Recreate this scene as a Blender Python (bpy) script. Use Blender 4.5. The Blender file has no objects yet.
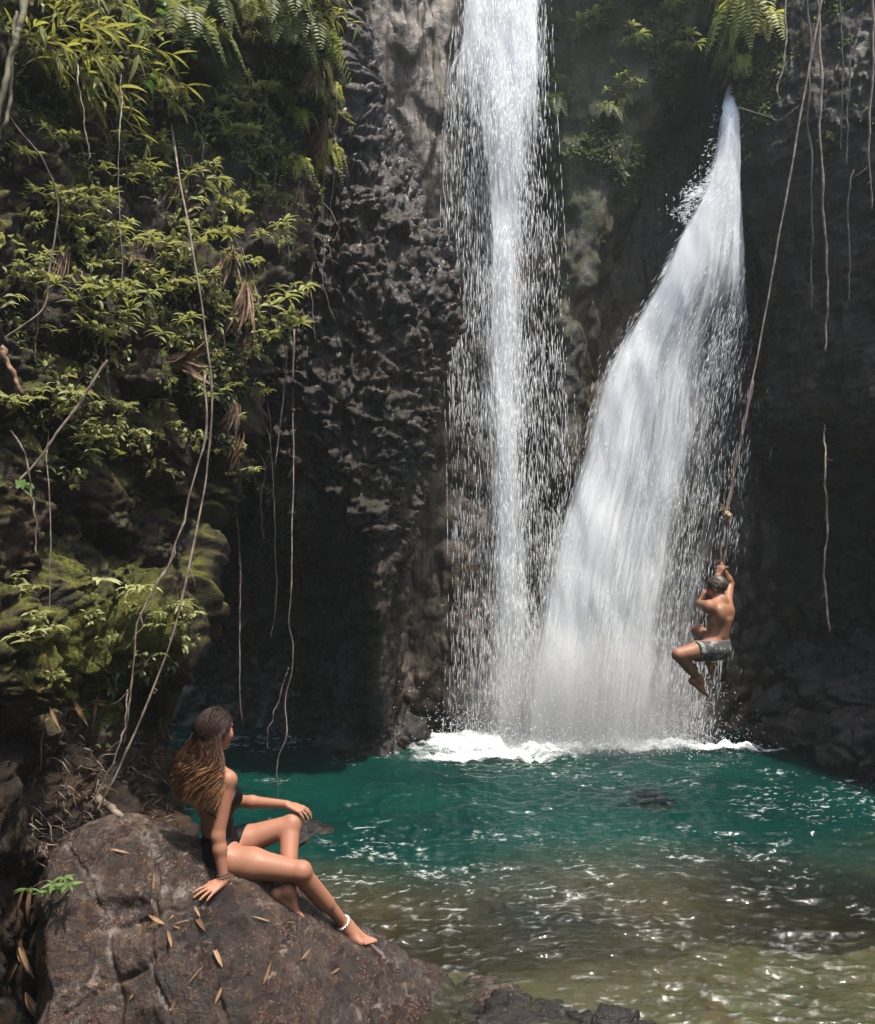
import bpy, bmesh, math, random
import numpy as np
from mathutils import Vector, Matrix

SC = bpy.context.scene
COL = SC.collection
R = math.radians

# ------------------------------------------------------------------ camera, sky, sun, exposure
F, CX, HY, CAM_H = 820.0, 437.5, 560.0, 2.5        # focal length in pixels, principal column, horizon row, eye height
cam_data = bpy.data.cameras.new('camera')
cam_data.sensor_fit = 'HORIZONTAL'; cam_data.sensor_width = 36.0
cam_data.lens = 36.0 * F / 875.0
cam_data.shift_y = (HY - 512.0) / 875.0
cam_data.clip_start = 0.05; cam_data.clip_end = 500
cam = bpy.data.objects.new('camera', cam_data); COL.objects.link(cam)
cam.location = (0, 0, CAM_H); cam.rotation_euler = (R(90), 0, 0)
SC.camera = cam

SUN_TO = Vector((0.25, -0.22, 0.94)).normalized()    # direction towards the sun
elev = math.asin(SUN_TO.z); azim = math.atan2(SUN_TO.x, SUN_TO.y)
world = bpy.data.worlds.new('World'); SC.world = world; world.use_nodes = True
wn = world.node_tree.nodes; wl = world.node_tree.links
sky = wn.new('ShaderNodeTexSky'); sky.sky_type = 'NISHITA'; sky.sun_disc = False
sky.sun_elevation = elev; sky.sun_rotation = azim
wl.new(sky.outputs[0], wn['Background'].inputs[0]); sky.dust_density = 3.0; wn['Background'].inputs[1].default_value = 0.15
sun_data = bpy.data.lights.new('sun', 'SUN'); sun_data.energy = 3.3; sun_data.angle = R(1.5); sun_data.color = (1.0, 0.93, 0.82)
sun = bpy.data.objects.new('sun', sun_data); COL.objects.link(sun)
sun.rotation_euler = SUN_TO.to_track_quat('Z', 'Y').to_euler()
sun.location = (2, -2, 30)
SC.view_settings.view_transform = 'Standard'; SC.view_settings.look = 'None'
SC.view_settings.gamma = 1.0; SC.view_settings.use_curve_mapping = False
SC.view_settings.exposure = 1.3
SC.cycles.max_bounces = 8; SC.cycles.transparent_max_bounces = 24
SC.cycles.diffuse_bounces = 3; SC.cycles.glossy_bounces = 3; SC.cycles.transmission_bounces = 4
SC.cycles.sample_clamp_indirect = 3.0; SC.cycles.use_denoising = True
SC.cycles.caustics_reflective = False; SC.cycles.caustics_refractive = False

def P(px, py, Y):
    """world point that stands at depth Y on the sight line of image point (px, py)"""
    return np.array([(px - CX) * Y / F, Y, CAM_H + (HY - py) * Y / F])

# ------------------------------------------------------------------ numpy noise
def _hash(ix, iy, iz, seed):
    h = (ix.astype(np.uint32) * np.uint32(374761393) + iy.astype(np.uint32) * np.uint32(668265263)
         + iz.astype(np.uint32) * np.uint32(2147483647) + np.uint32(seed * 362437 + 12345))
    h = (h ^ (h >> np.uint32(13))) * np.uint32(1274126177)
    h = h ^ (h >> np.uint32(16)); h = h * np.uint32(2246822519); h = h ^ (h >> np.uint32(15))
    return h
def _rnd(ix, iy, iz, seed):
    return _hash(ix, iy, iz, seed).astype(np.float64) / 4294967295.0
def vnoise(p, seed=0):
    """smooth value noise, -1..1"""
    p = np.asarray(p, float); i = np.floor(p).astype(np.int64); f = p - i
    u = f * f * f * (f * (f * 6 - 15) + 10); out = 0
    for dx in (0, 1):
        wx = u[:, 0] if dx else 1 - u[:, 0]
        for dy in (0, 1):
            wy = u[:, 1] if dy else 1 - u[:, 1]
            for dz in (0, 1):
                wz = u[:, 2] if dz else 1 - u[:, 2]
                out = out + wx * wy * wz * _rnd(i[:, 0] + dx, i[:, 1] + dy, i[:, 2] + dz, seed)
    return out * 2 - 1
def fbm(p, scale, octaves=4, seed=0, gain=0.5, ridged=False):
    p = np.asarray(p, float) * scale; a = 1.0; s = 0; n = 0
    for o in range(octaves):
        v = vnoise(p, seed + o * 17)
        if ridged: v = 1 - 2 * np.abs(v)
        s = s + a * v; n += a; a *= gain; p = p * 2.03 + 7.7
    return s / n
def worley(p, scale, seed=0, jitter=0.9):
    """F1, F2 distances and the cell's random value"""
    p = np.asarray(p, float) * scale; i = np.floor(p).astype(np.int64)
    f1 = np.full(len(p), 9.0); f2 = np.full(len(p), 9.0); cid = np.zeros(len(p))
    for dx in (-1, 0, 1):
        for dy in (-1, 0, 1):
            for dz in (-1, 0, 1):
                cx, cy, cz = i[:, 0] + dx, i[:, 1] + dy, i[:, 2] + dz
                qx = cx + 0.5 + jitter * (_rnd(cx, cy, cz, seed) - 0.5)
                qy = cy + 0.5 + jitter * (_rnd(cx, cy, cz, seed + 1) - 0.5)
                qz = cz + 0.5 + jitter * (_rnd(cx, cy, cz, seed + 2) - 0.5)
                d = np.sqrt((p[:, 0] - qx) ** 2 + (p[:, 1] - qy) ** 2 + (p[:, 2] - qz) ** 2)
                near = d < f1
                f2 = np.where(near, f1, np.minimum(f2, d))
                cid = np.where(near, _rnd(cx, cy, cz, seed + 3), cid)
                f1 = np.where(near, d, f1)
    return f1, f2, cid
def sstep(a, b, x):
    t = np.clip((x - a) / (b - a), 0, 1); return t * t * (3 - 2 * t)

# ------------------------------------------------------------------ object helpers
def mesh_from(verts, faces, smooth=True, name='mesh'):
    me = bpy.data.meshes.new(name)
    verts = np.asarray(verts, np.float32)
    me.vertices.add(len(verts)); me.vertices.foreach_set('co', verts.ravel())
    if isinstance(faces, np.ndarray):
        k = faces.shape[1]; n = len(faces); flat = faces.astype(np.int32).ravel()
        tot = np.full(n, k, np.int32); start = np.arange(n, dtype=np.int32) * k
    else:
        tot = np.array([len(f) for f in faces], np.int32); n = len(faces)
        start = np.concatenate([[0], np.cumsum(tot)[:-1]]).astype(np.int32)
        flat = np.array([i for f in faces for i in f], np.int32)
    me.loops.add(len(flat)); me.loops.foreach_set('vertex_index', flat)
    me.polygons.add(n); me.polygons.foreach_set('loop_start', start); me.polygons.foreach_set('loop_total', tot)
    me.polygons.foreach_set('use_smooth', np.full(n, smooth, bool))
    me.update(calc_edges=True); me.validate()
    return me
def attr(me, name, values):
    a = me.attributes.new(name, 'FLOAT', 'POINT'); a.data.foreach_set('value', np.asarray(values, np.float32))
def obj(name, me, mat=None, parent=None):
    o = bpy.data.objects.new(name, me)
    me.name = name
    if mat is not None and not me.materials: me.materials.append(mat)
    COL.objects.link(o)
    if parent is not None: o.parent = parent
    return o
def empty(name, loc=(0, 0, 0)):
    o = bpy.data.objects.new(name, None); o.location = loc; o.empty_display_size = 0.1
    COL.objects.link(o); return o
def tag(o, label=None, cat=None, group=None, kind=None):
    if label: o['label'] = label
    if cat: o['category'] = cat
    if group: o['group'] = group
    if kind: o['kind'] = kind
    return o
def tube(path, radii, sides=6, cap=True):
    """tapered tube along a polyline -> verts, faces"""
    path = np.asarray(path, float); n = len(path)
    radii = np.broadcast_to(np.asarray(radii, float), (n,))
    t = np.gradient(path, axis=0); t /= np.linalg.norm(t, axis=1)[:, None] + 1e-12
    ref = np.array([0, 0, 1.0]) if abs(t[0][2]) < 0.9 else np.array([1.0, 0, 0])
    a = np.cross(t[0], ref); a /= np.linalg.norm(a)
    V = []; 
    for k in range(n):
        a = a - t[k] * a.dot(t[k]); a /= np.linalg.norm(a) + 1e-12
        b = np.cross(t[k], a)
        for s in range(sides):
            w = 2 * math.pi * s / sides
            V.append(path[k] + radii[k] * (math.cos(w) * a + math.sin(w) * b))
    Fc = []
    for k in range(n - 1):
        for s in range(sides):
            s2 = (s + 1) % sides
            Fc.append((k * sides + s, k * sides + s2, (k + 1) * sides + s2, (k + 1) * sides + s))
    if cap:
        Fc.append(tuple(range(sides - 1, -1, -1))); Fc.append(tuple((n - 1) * sides + s for s in range(sides)))
    return V, Fc
class MB:
    """collects pieces into one mesh"""
    def __init__(s): s.v = []; s.f = []; s.a = []
    def add(s, V, Fc, a=0.0):
        o = len(s.v); s.v.extend([tuple(x) for x in V]); s.f.extend([tuple(i + o for i in f) for f in Fc])
        s.a.extend(list(np.broadcast_to(np.asarray(a, float), (len(V),))))
    def mesh(s, name='mesh', smooth=True, at=None):
        me = mesh_from(np.array(s.v), s.f, smooth, name)
        if at: attr(me, at, s.a)
        return me
def spline(ctrl, n):
    """Catmull-Rom through rows of ctrl (k, d) -> (n, d)"""
    c = np.asarray(ctrl, float); k = len(c)
    c = np.concatenate([[2 * c[0] - c[1]], c, [2 * c[-1] - c[-2]]])
    t = np.linspace(0, k - 1, n); i = np.minimum(t.astype(int), k - 2); f = (t - i)
    f = f.reshape((-1,) + (1,) * (c.ndim - 1))
    p0, p1, p2, p3 = c[i], c[i + 1], c[i + 2], c[i + 3]
    return 0.5 * (2 * p1 + (p2 - p0) * f + (2 * p0 - 5 * p1 + 4 * p2 - p3) * f ** 2 + (3 * p1 - p0 - 3 * p2 + p3) * f ** 3)
def grid_surface(ctrl, nv, nu):
    """ctrl (rows, cols, 3) -> (nv, nu, 3)"""
    g = spline(ctrl, nv); g = spline(np.transpose(g, (1, 0, 2)), nu)
    return np.transpose(g, (1, 0, 2))
def grid_faces(nv, nu, flip=False):
    i = np.arange(nv * nu).reshape(nv, nu)
    f = np.stack([i[:-1, :-1], i[:-1, 1:], i[1:, 1:], i[1:, :-1]], -1).reshape(-1, 4)
    return f[:, ::-1].copy() if flip else f
def grid_normals(g):
    du = np.gradient(g, axis=1); dv = np.gradient(g, axis=0)
    n = np.cross(du, dv); n /= np.linalg.norm(n, axis=2)[..., None] + 1e-12
    return n

# ------------------------------------------------------------------ materials
class NT:
    def __init__(s, name):
        s.m = bpy.data.materials.new(name); s.m.use_nodes = True
        s.t = s.m.node_tree; s.n = s.t.nodes; s.l = s.t.links
        s.out = s.n['Material Output']; s.p = s.n.get('Principled BSDF')
        s.tc = None
    def node(s, typ, **kw):
        x = s.n.new(typ)
        for k, v in kw.items(): setattr(x, k, v)
        return x
    def link(s, a, b): s.l.new(a, b)
    def obj(s):
        if s.tc is None: s.tc = s.node('ShaderNodeTexCoord')
        return s.tc.outputs['Object']
    def mapping(s, vec, scale=(1, 1, 1), rot=(0, 0, 0), loc=(0, 0, 0)):
        m = s.node('ShaderNodeMapping'); s.link(vec, m.inputs[0])
        m.inputs['Scale'].default_value = scale; m.inputs['Rotation'].default_value = rot; m.inputs['Location'].default_value = loc
        return m.outputs[0]
    def noise(s, vec, scale, detail=4, rough=0.55, dist=0.0):
        x = s.node('ShaderNodeTexNoise'); s.link(vec, x.inputs['Vector'])
        x.inputs['Scale'].default_value = scale; x.inputs['Detail'].default_value = detail
        x.inputs['Roughness'].default_value = rough; x.inputs['Distortion'].default_value = dist
        return x.outputs['Fac']
    def voro(s, vec, scale, feature='F1'):
        x = s.node('ShaderNodeTexVoronoi', feature=feature); s.link(vec, x.inputs['Vector'])
        x.inputs['Scale'].default_value = scale; return x
    def mr(s, val, a, b, c=0.0, d=1.0, smooth=True):
        x = s.node('ShaderNodeMapRange'); x.interpolation_type = 'SMOOTHSTEP' if smooth else 'LINEAR'
        s.link(val, x.inputs['Value'])
        for nm, v in zip(('From Min', 'From Max', 'To Min', 'To Max'), (a, b, c, d)): x.inputs[nm].default_value = v
        return x.outputs[0]
    def math(s, op, a, b=None, clamp=False):
        x = s.node('ShaderNodeMath', operation=op); x.use_clamp = clamp
        for k, v in enumerate((a, b)):
            if v is None: continue
            if isinstance(v, (int, float)): x.inputs[k].default_value = v
            else: s.link(v, x.inputs[k])
        return x.outputs[0]
    def mix(s, fac, a, b, mode='MIX'):
        x = s.node('ShaderNodeMix', data_type='RGBA', blend_type=mode)
        for k, v in ((0, fac), (6, a), (7, b)):
            if isinstance(v, (int, float)): x.inputs[k].default_value = v
            elif isinstance(v, tuple): x.inputs[k].default_value = v + (1,) if len(v) == 3 else v
            else: s.link(v, x.inputs[k])
        return x.outputs[2]
    def ramp(s, val, stops):
        x = s.node('ShaderNodeValToRGB'); s.link(val, x.inputs[0]); e = x.color_ramp.elements
        while len(e) < len(stops): e.new(0.5)
        for k, (pos, c) in enumerate(stops): e[k].position = pos; e[k].color = c + (1,)
        return x.outputs[0]
    def attr(s, name):
        x = s.node('ShaderNodeAttribute'); x.attribute_name = name; return x.outputs['Fac']
    def bump(s, height, strength=0.5, dist=0.05, normal=None):
        x = s.node('ShaderNodeBump'); s.link(height, x.inputs['Height'])
        x.inputs['Strength'].default_value = strength; x.inputs['Distance'].default_value = dist
        if normal is not None: s.link(normal, x.inputs['Normal'])
        return x.outputs[0]
    def set(s, **kw):
        for k, v in kw.items():
            i = s.p.inputs[k.replace('_', ' ')]
            if isinstance(v, (int, float)): i.default_value = v
            elif isinstance(v, tuple): i.default_value = v + (1,) if len(v) == 3 and i.type == 'RGBA' else v
            else: s.link(v, i)
        return s.m

def rock_material(name, dark, mid, light, moss=(0.05, 0.06, 0.012), moss_amt=0.0, rough=(0.25, 0.65), scale=1.0,
                  bump=0.6, streak=0.0, tint=None, tint_amt=0.0, wet_spec=0.5):
    t = NT(name); v = t.obj()
    n1 = t.noise(v, 0.9 * scale, 6, 0.6, 0.4); n2 = t.noise(v, 7 * scale, 6, 0.65); n3 = t.noise(v, 38 * scale, 4, 0.7)
    vo = t.voro(v, 5.5 * scale); vd = vo.outputs['Distance']
    m = t.math('ADD', t.math('MULTIPLY', n1, 0.5), t.math('MULTIPLY', n2, 0.5))
    c = t.ramp(m, [(0.32, dark), (0.5, mid), (0.72, light)])
    sp = t.mr(n3, 0.35, 0.7, 0.55, 1.35)
    grain = t.node('ShaderNodeCombineColor'); [t.link(sp, grain.inputs[k]) for k in range(3)]
    c = t.mix(1.0, c, grain.outputs[0], 'MULTIPLY')
    if tint:
        tn = t.noise(v, 1.7 * scale, 3, 0.5, 0.6)
        c = t.mix(t.mr(tn, 0.5, 0.68, 0, tint_amt), c, tint)
    if streak:
        sv = t.mapping(v, (5, 5, 0.35)); sn = t.noise(sv, 1.0, 4, 0.6, 0.3)
        c = t.mix(t.mr(sn, 0.52, 0.7, 0, streak), c, tuple(x * 0.35 for x in dark))
    # moss: where the mesh says so and on what faces up
    geo = t.node('ShaderNodeNewGeometry'); sx = t.node('ShaderNodeSeparateXYZ'); t.link(geo.outputs['Normal'], sx.inputs[0])
    up = t.mr(sx.outputs[2], -0.2, 0.9, 0, 0.22)
    ma = t.math('ADD', t.math('ADD', t.attr('moss'), up), t.math('MULTIPLY', t.noise(v, 2.6 * scale, 5, 0.65), 0.9))
    mf = t.mr(ma, 0.78 - moss_amt, 1.08 - moss_amt, 0, 0.92)
    mc = t.mix(t.mr(t.noise(v, 14, 3), 0.35, 0.65), moss, tuple(x * 1.9 for x in moss))
    mc = t.mix(t.mr(t.noise(v, 60, 2), 0.4, 0.7), mc, tuple(x * 0.4 for x in moss))
    c = t.mix(mf, c, mc)
    r0 = t.mr(t.noise(v, 3.3 * scale, 4), 0.35, 0.65, rough[0], rough[1])
    rf = t.node('ShaderNodeMix'); t.link(mf, rf.inputs[0]); t.link(r0, rf.inputs[2]); rf.inputs[3].default_value = 0.95
    hgt = t.math('ADD', t.math('MULTIPLY', n2, 0.6), t.math('ADD', t.math('MULTIPLY', n3, 0.25), t.math('MULTIPLY', vd, 0.25)))
    fine = t.noise(v, 110 * scale, 3, 0.7)
    nb = t.bump(hgt, bump, 0.09); nb = t.bump(fine, 0.35, 0.012, nb)
    return t.set(Base_Color=c, Roughness=rf.outputs[0], Normal=nb, Specular_IOR_Level=wet_spec)

MAT = {}
MAT['rock_left'] = rock_material('mossy_soil_rock', (0.0035, 0.0017, 0.0008), (0.0094, 0.0049, 0.0023), (0.0324, 0.0167, 0.0080),
                                 moss=(0.050, 0.052, 0.009), moss_amt=0.30, rough=(0.45, 0.9), tint=(0.0419, 0.0232, 0.0102), tint_amt=0.6, wet_spec=0.22)
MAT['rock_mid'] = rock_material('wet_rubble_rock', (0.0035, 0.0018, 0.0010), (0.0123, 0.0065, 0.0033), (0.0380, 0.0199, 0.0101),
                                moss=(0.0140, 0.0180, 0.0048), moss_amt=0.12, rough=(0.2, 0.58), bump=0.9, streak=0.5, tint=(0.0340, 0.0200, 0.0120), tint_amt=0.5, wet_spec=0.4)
MAT['rock_back'] = rock_material('wet_grey_rock', (0.0126, 0.0089, 0.0057), (0.0388, 0.0272, 0.0175), (0.1099, 0.0770, 0.0497),
                                 moss=(0.0193, 0.0264, 0.0083), moss_amt=0.05, rough=(0.2, 0.6), streak=0.7, wet_spec=0.4)
MAT['rock_buttress'] = rock_material('mossy_brown_rock', (0.0070, 0.0056, 0.0033), (0.0157, 0.0126, 0.0075), (0.0286, 0.0229, 0.0137),
                                     moss=(0.0180, 0.0220, 0.0064), moss_amt=0.30, rough=(0.35, 0.8), tint=(0.0800, 0.0480, 0.0120), tint_amt=0.7)
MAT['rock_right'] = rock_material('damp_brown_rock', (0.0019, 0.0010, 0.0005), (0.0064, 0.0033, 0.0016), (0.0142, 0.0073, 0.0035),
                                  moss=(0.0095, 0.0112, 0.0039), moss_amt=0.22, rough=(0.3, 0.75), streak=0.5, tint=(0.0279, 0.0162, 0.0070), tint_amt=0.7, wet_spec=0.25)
# ------------------------------------------------------------------ cliffs
def sheet_ctrl(rows):
    return np.array([[P(px, py, Y) for (px, Y) in cols] for py, cols in rows])
def cliff(name, rows, nv, nu, mat, disp, moss=None, flip=False, label=None):
    g = grid_surface(sheet_ctrl(rows), nv, nu)
    n = grid_normals(g)
    if not flip: n = -n
    p = g.reshape(-1, 3); nn = n.reshape(-1, 3)
    d = disp(p)
    q = p + nn * d[:, None]
    q[:, 2] += 0.25 * d * fbm(p, 2.2, 2, 91)
    me = mesh_from(q, grid_faces(nv, nu, not flip))
    attr(me, 'moss', moss(q, nn) if moss else np.zeros(len(q)))
    o = obj(name, me, mat); tag(o, kind='structure')
    return o, q.reshape(nv, nu, 3), nn.reshape(nv, nu, 3)

def disp_left(p):
    f1, f2, c = worley(p * [1, 1, 0.8], 1.5, 5); edge = sstep(0, 0.35, f2 - f1)
    g1, g2, c2 = worley(p, 4.5, 15)
    return (0.30 * fbm(p, 0.8, 3, 1) + 0.16 * edge * (0.5 + c) - 0.1 + 0.05 * sstep(0, 0.4, g2 - g1) * c2
            + 0.13 * fbm(p, 2.5, 5, 3, 0.62) + 0.05 * fbm(p, 5, 4, 9, .6, True) + .05 * sstep(.0, .3, worley(p, 9, 19)[1] - worley(p, 9, 19)[0]) * c2)
LEFT_ROWS = [
    (-330, [(-900, 1.5), (-330, 3.6), (-60, 5.4), (90, 7.4), (210, 8.8), (300, 9.8), (330, 10.4), (250, 12)]),
    (-120, [(-900, 1.5), (-330, 3.5), (-60, 4.9), (90, 6.2), (210, 7.4), (300, 8.3), (333, 8.9), (250, 11)]),
    (20,   [(-900, 1.5), (-330, 3.4), (-60, 4.6), (80, 5.5), (190, 6.4), (285, 7.1), (326, 7.7), (240, 10.2)]),
    (110,  [(-900, 1.5), (-330, 3.4), (-60, 4.6), (70, 5.6), (180, 6.6), (262, 7.6), (312, 8.2), (230, 10.2)]),
    (190,  [(-900, 1.5), (-330, 3.4), (-60, 4.6), (60, 5.5), (170, 6.3), (250, 7.3), (300, 8.0), (225, 10.0)]),
    (300,  [(-900, 1.5), (-330, 3.3), (-60, 4.4), (60, 5.2), (160, 5.8), (225, 6.5), (272, 7.4), (210, 9.8)]),
    (400,  [(-900, 1.5), (-330, 3.3), (-60, 4.3), (60, 5.1), (150, 5.7), (215, 6.2), (254, 7.0), (190, 9.8)]),
    (490,  [(-900, 1.5), (-330, 3.3), (-60, 4.3), (60, 5.2), (122, 5.8), (177, 6.5), (212, 7.3), (142, 9.8)]),
    (570,  [(-900, 1.5), (-330, 3.2), (-60, 4.2), (50, 5.1), (102, 5.6), (154, 6.1), (189, 6.8), (122, 9.8)]),
    (640,  [(-900, 1.5), (-330, 3.1), (-60, 4.1), (40, 4.8), (85, 5.2), (148, 5.7), (182, 6.4), (110, 9.8)]),
    (700,  [(-900, 1.5), (-330, 3.1), (-60, 4.1), (40, 4.8), (90, 5.4), (130, 6.0), (158, 6.8), (100, 9.8)]),
    (760,  [(-900, 1.5), (-330, 3.0), (-60, 4.0), (40, 4.7), (100, 5.2), (135, 5.8), (150, 6.8), (110, 9.8)]),
    (850,  [(-900, 1.4), (-330, 2.9), (-60, 3.9), (40, 4.5), (95, 4.9), (135, 5.4), (165, 6.6), (110, 9.8)]),
    (1000, [(-900, 1.4), (-330, 2.8), (-60, 3.9), (20, 4.5), (80, 4.9), (130, 5.4), (160, 6.6), (110, 9.8)]),
    (1250, [(-900, 1.4), (-330, 2.8), (-60, 3.9), (20, 4.5), (80, 4.9), (130, 5.4), (160, 6.6), (110, 9.8)]),
]
def moss_left(q, n):
    px = CX + F * q[:, 0] / np.maximum(q[:, 1], 1); py = HY - F * (q[:, 2] - CAM_H) / np.maximum(q[:, 1], 1)
    m = 0.18 * np.exp(-((px - 110) / 60) ** 2 - ((py - 650) / 45) ** 2) * 3.2
    m += 0.18 * sstep(250, 60, py)
    m -= 0.35 * sstep(700, 780, py)
    return m + 0.1 * fbm(q, 1.1, 3, 61)
left_o, left_q, left_n = cliff('left_cliff', LEFT_ROWS, 520, 430, MAT['rock_left'], disp_left, moss_left)

def disp_mid(p):
    # knobbly conglomerate: two sizes of rounded stones standing out of a matrix, more of them higher up
    pw = p + .12 * np.stack([fbm(p, 2.5, 2, 501), fbm(p, 2.5, 2, 502), fbm(p, 2.5, 2, 503)], -1)
    f1, f2, c = worley(pw * [1, 1, 1.15], 3.0, 25); k1 = sstep(.0, .16, f2 - f1) * (c > 0.3) * (0.3 + c) * (.6 + .8 * vnoise(p * 5, 27))
    g1, g2, c2 = worley(pw, 6.5, 35); k2 = sstep(.0, .16, g2 - g1) * (c2 > 0.25) * (0.3 + c2)
    a = sstep(1.0, 4.5, p[:, 2])
    return 0.34 * fbm(p * [1, 1, 0.6], 0.8, 3, 21) + (0.13 * k1 + 0.085 * k2) * (0.15 + 0.85 * a) + 0.09 * fbm(p, 3.0, 4, 23, 0.6) + .05 * fbm(p, 9, 4, 24, .6, True) + 0.10 * fbm(p * [1, 1, .22], 2.2, 3, 29, ridged=True) * (1.2 - a)
def mid_row(py, edge, dY, und=0.0):
    return (py, [(110, 10.6 + dY + und), (200, 9.7 + dY + und), (265, 9.2 + dY + und), (330, 8.95 + dY + und * .7), ((330 + edge) / 2 + 8, 9.1 + dY),
                 (edge - 8, 9.6 + dY), (edge, 10.3 + dY), (edge - 60, 12.8)])
MID_ROWS = [mid_row(-330, 330, 1.6), mid_row(-120, 335, 1.2), mid_row(0, 342, 0.8), mid_row(100, 352, 0.55), mid_row(200, 402, 0.35), mid_row(300, 440, 0.15),
            mid_row(400, 434, 0.0), mid_row(500, 410, 0.0, .1), mid_row(590, 398, 0.2, 1.1), mid_row(670, 390, 0.8, 1.6), mid_row(735, 398, 1.5, 1.3), mid_row(770, 404, 1.6, 1.1), mid_row(950, 415, 1.7, 1.0)]
def moss_mid(q, n):
    px = CX + F * q[:, 0] / np.maximum(q[:, 1], 1); py = HY - F * (q[:, 2] - CAM_H) / np.maximum(q[:, 1], 1)
    m = 0.22 * np.exp(-((px - 395) / 35) ** 2 - ((py - 450) / 70) ** 2) + 0.2 * np.exp(-((px - 265) / 20) ** 2 - ((py - 440) / 70) ** 2)
    m += 0.3 * np.exp(-((px - 320) / 25) ** 2 - ((py - 120) / 120) ** 2)
    return m + 0.14 * fbm(q, 1.3, 3, 63) - 0.02
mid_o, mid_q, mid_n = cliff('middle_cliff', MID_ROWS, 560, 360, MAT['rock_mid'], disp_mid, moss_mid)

def disp_back(p):
    f1, f2, c = worley(p * [1, 1, 0.7], 1.6, 45); g1, g2, c2 = worley(p, 4.5, 55)
    low = sstep(4.0, 0.5, p[:, 2])
    k = np.sqrt(np.clip(1 - (g1 / 0.6) ** 2, 0, 1)) * (0.3 + c2)
    return (0.25 * fbm(p * [1, 1, 0.5], 0.7, 3, 41) + 0.10 * sstep(0, 0.5, f2 - f1) * (0.4 + c) + 0.10 * k * low
            + 0.09 * fbm(p * [1, 1, 0.6], 2.6, 4, 43, 0.6) + 0.04 * fbm(p * [1, 1, .3], 5, 3, 49, ridged=True))
BACK_ROWS = [
    (-330, [(180, 11.6), (330, 11.4), (400, 11.7), (450, 12.6), (540, 13.0), (640, 13.8), (740, 14.6), (900, 14.6)]),
    (-120, [(180, 11.6), (330, 11.3), (400, 11.5), (450, 12.3), (540, 12.8), (640, 13.8), (740, 14.6), (900, 14.6)]),
    (0,    [(180, 11.8), (330, 11.2), (400, 11.3), (450, 12.0), (540, 12.6), (640, 13.8), (740, 14.4), (900, 14.6)]),
    (120,  [(180, 12.0), (330, 11.3), (400, 11.4), (450, 11.9), (540, 12.5), (640, 13.6), (740, 14.0), (900, 14.6)]),
    (260,  [(180, 12.2), (330, 11.7), (400, 11.7), (450, 12.0), (540, 12.5), (640, 13.2), (740, 13.2), (900, 14.0)]),
    (420,  [(180, 12.4), (330, 12.2), (400, 12.2), (450, 12.4), (540, 12.6), (640, 12.8), (740, 12.8), (900, 13.6)]),
    (600,  [(180, 12.4), (330, 12.4), (400, 12.3), (450, 12.4), (540, 12.4), (640, 12.3), (740, 12.5), (900, 13.4)]),
    (740,  [(180, 12.4), (330, 12.2), (400, 12.0), (450, 12.0), (540, 12.0), (640, 12.0), (740, 12.2), (900, 13.2)]),
    (950,  [(180, 12.4), (330, 12.0), (400, 11.9), (450, 11.9), (540, 11.9), (640, 11.9), (740, 12.0), (900, 13.0)]),
]
back_o, back_q, back_n = cliff('back_cliff', BACK_ROWS, 480, 420, MAT['rock_back'], disp_back,
                               lambda q, n: 0.10 * fbm(q, 0.9, 3, 65) - 0.05)

def disp_butt(p):
    f1, f2, c = worley(p * [1, 1, 0.8], 2.0, 75)
    return 0.25 * fbm(p, 0.9, 3, 71) + 0.09 * sstep(0, 0.4, f2 - f1) * c + 0.10 * fbm(p, 3.0, 4, 73, 0.6)
def butt_row(py, l, r, dY, rw=None):
    m = (l + r) / 2
    return (py, [(l + 25, 13.6), (l, 12.5 + dY), (l + (m - l) * .4, 11.9 + dY), (m, 11.7 + dY), (r - (r - m) * .4, 11.8 + dY), (r, 12.4 + dY), (r + 30, 14.6)])
BUTT_ROWS = [butt_row(-330, 525, 735, 1.0), butt_row(-120, 530, 725, 0.7), butt_row(0, 535, 705, 0.5), butt_row(90, 540, 672, 0.3), butt_row(180, 545, 634, 0.1),
             butt_row(270, 545, 604, 0.0), butt_row(350, 542, 590, -0.1), butt_row(420, 538, 584, -0.1), butt_row(465, 536, 580, -0.05), butt_row(500, 535, 560, 0.3), butt_row(520, 540, 548, 1.2)]
butt_o, butt_q, butt_n = cliff('hanging_buttress', BUTT_ROWS, 330, 230, MAT['rock_buttress'], disp_butt,
                               lambda q, n: 0.12 * fbm(q, 1.2, 3, 67) + 0.14 * sstep(5, 9, q[:, 2]) + .06)

def disp_right(p):
    f1, f2, c = worley(p * [1, 1, 0.8], 1.3, 85); g1, g2, c2 = worley(p, 4.2, 95)
    low = sstep(3.4, 1.2, p[:, 2])
    k = np.sqrt(np.clip(1 - (g1 / 0.62) ** 2, 0, 1)) * (0.3 + c2)
    return (0.30 * fbm(p * [1, 1, .8], 0.6, 3, 81) + 0.10 * sstep(0, 0.4, f2 - f1) * c + 0.16 * k * low + 0.12 * fbm(p, 2.4, 5, 83, 0.65) + 0.05 * fbm(p * [1, 1, 2.2], 4.5, 4, 84, .6, True))
def right_row(py, e, dY, near=0.0):
    return (py, [(e + 40, 14.5), (e, 12.0 + dY), (e + 22, 11.2 + dY), (e + 70, 10.6 + dY), (880, 9.9 + dY), (1010, 8.6 + dY * .8), (1250, 6.4 + dY * .4), (1900, 3.4), (3600, 1.4)])
RIGHT_ROWS = [right_row(-75, 722, 2.3), right_row(-30, 725, 1.1), right_row(0, 728, 0.6), right_row(100, 733, 0.4), right_row(180, 735, 0.3), right_row(260, 750, 0.2), right_row(340, 762, 0.1),
              right_row(410, 766, 0.0), right_row(440, 768, 0.25), right_row(480, 762, 1.1), right_row(550, 752, 1.5), right_row(650, 748, 1.4), right_row(720, 752, 0.9), right_row(760, 752, 0.4), right_row(960, 752, 0.3)]
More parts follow.
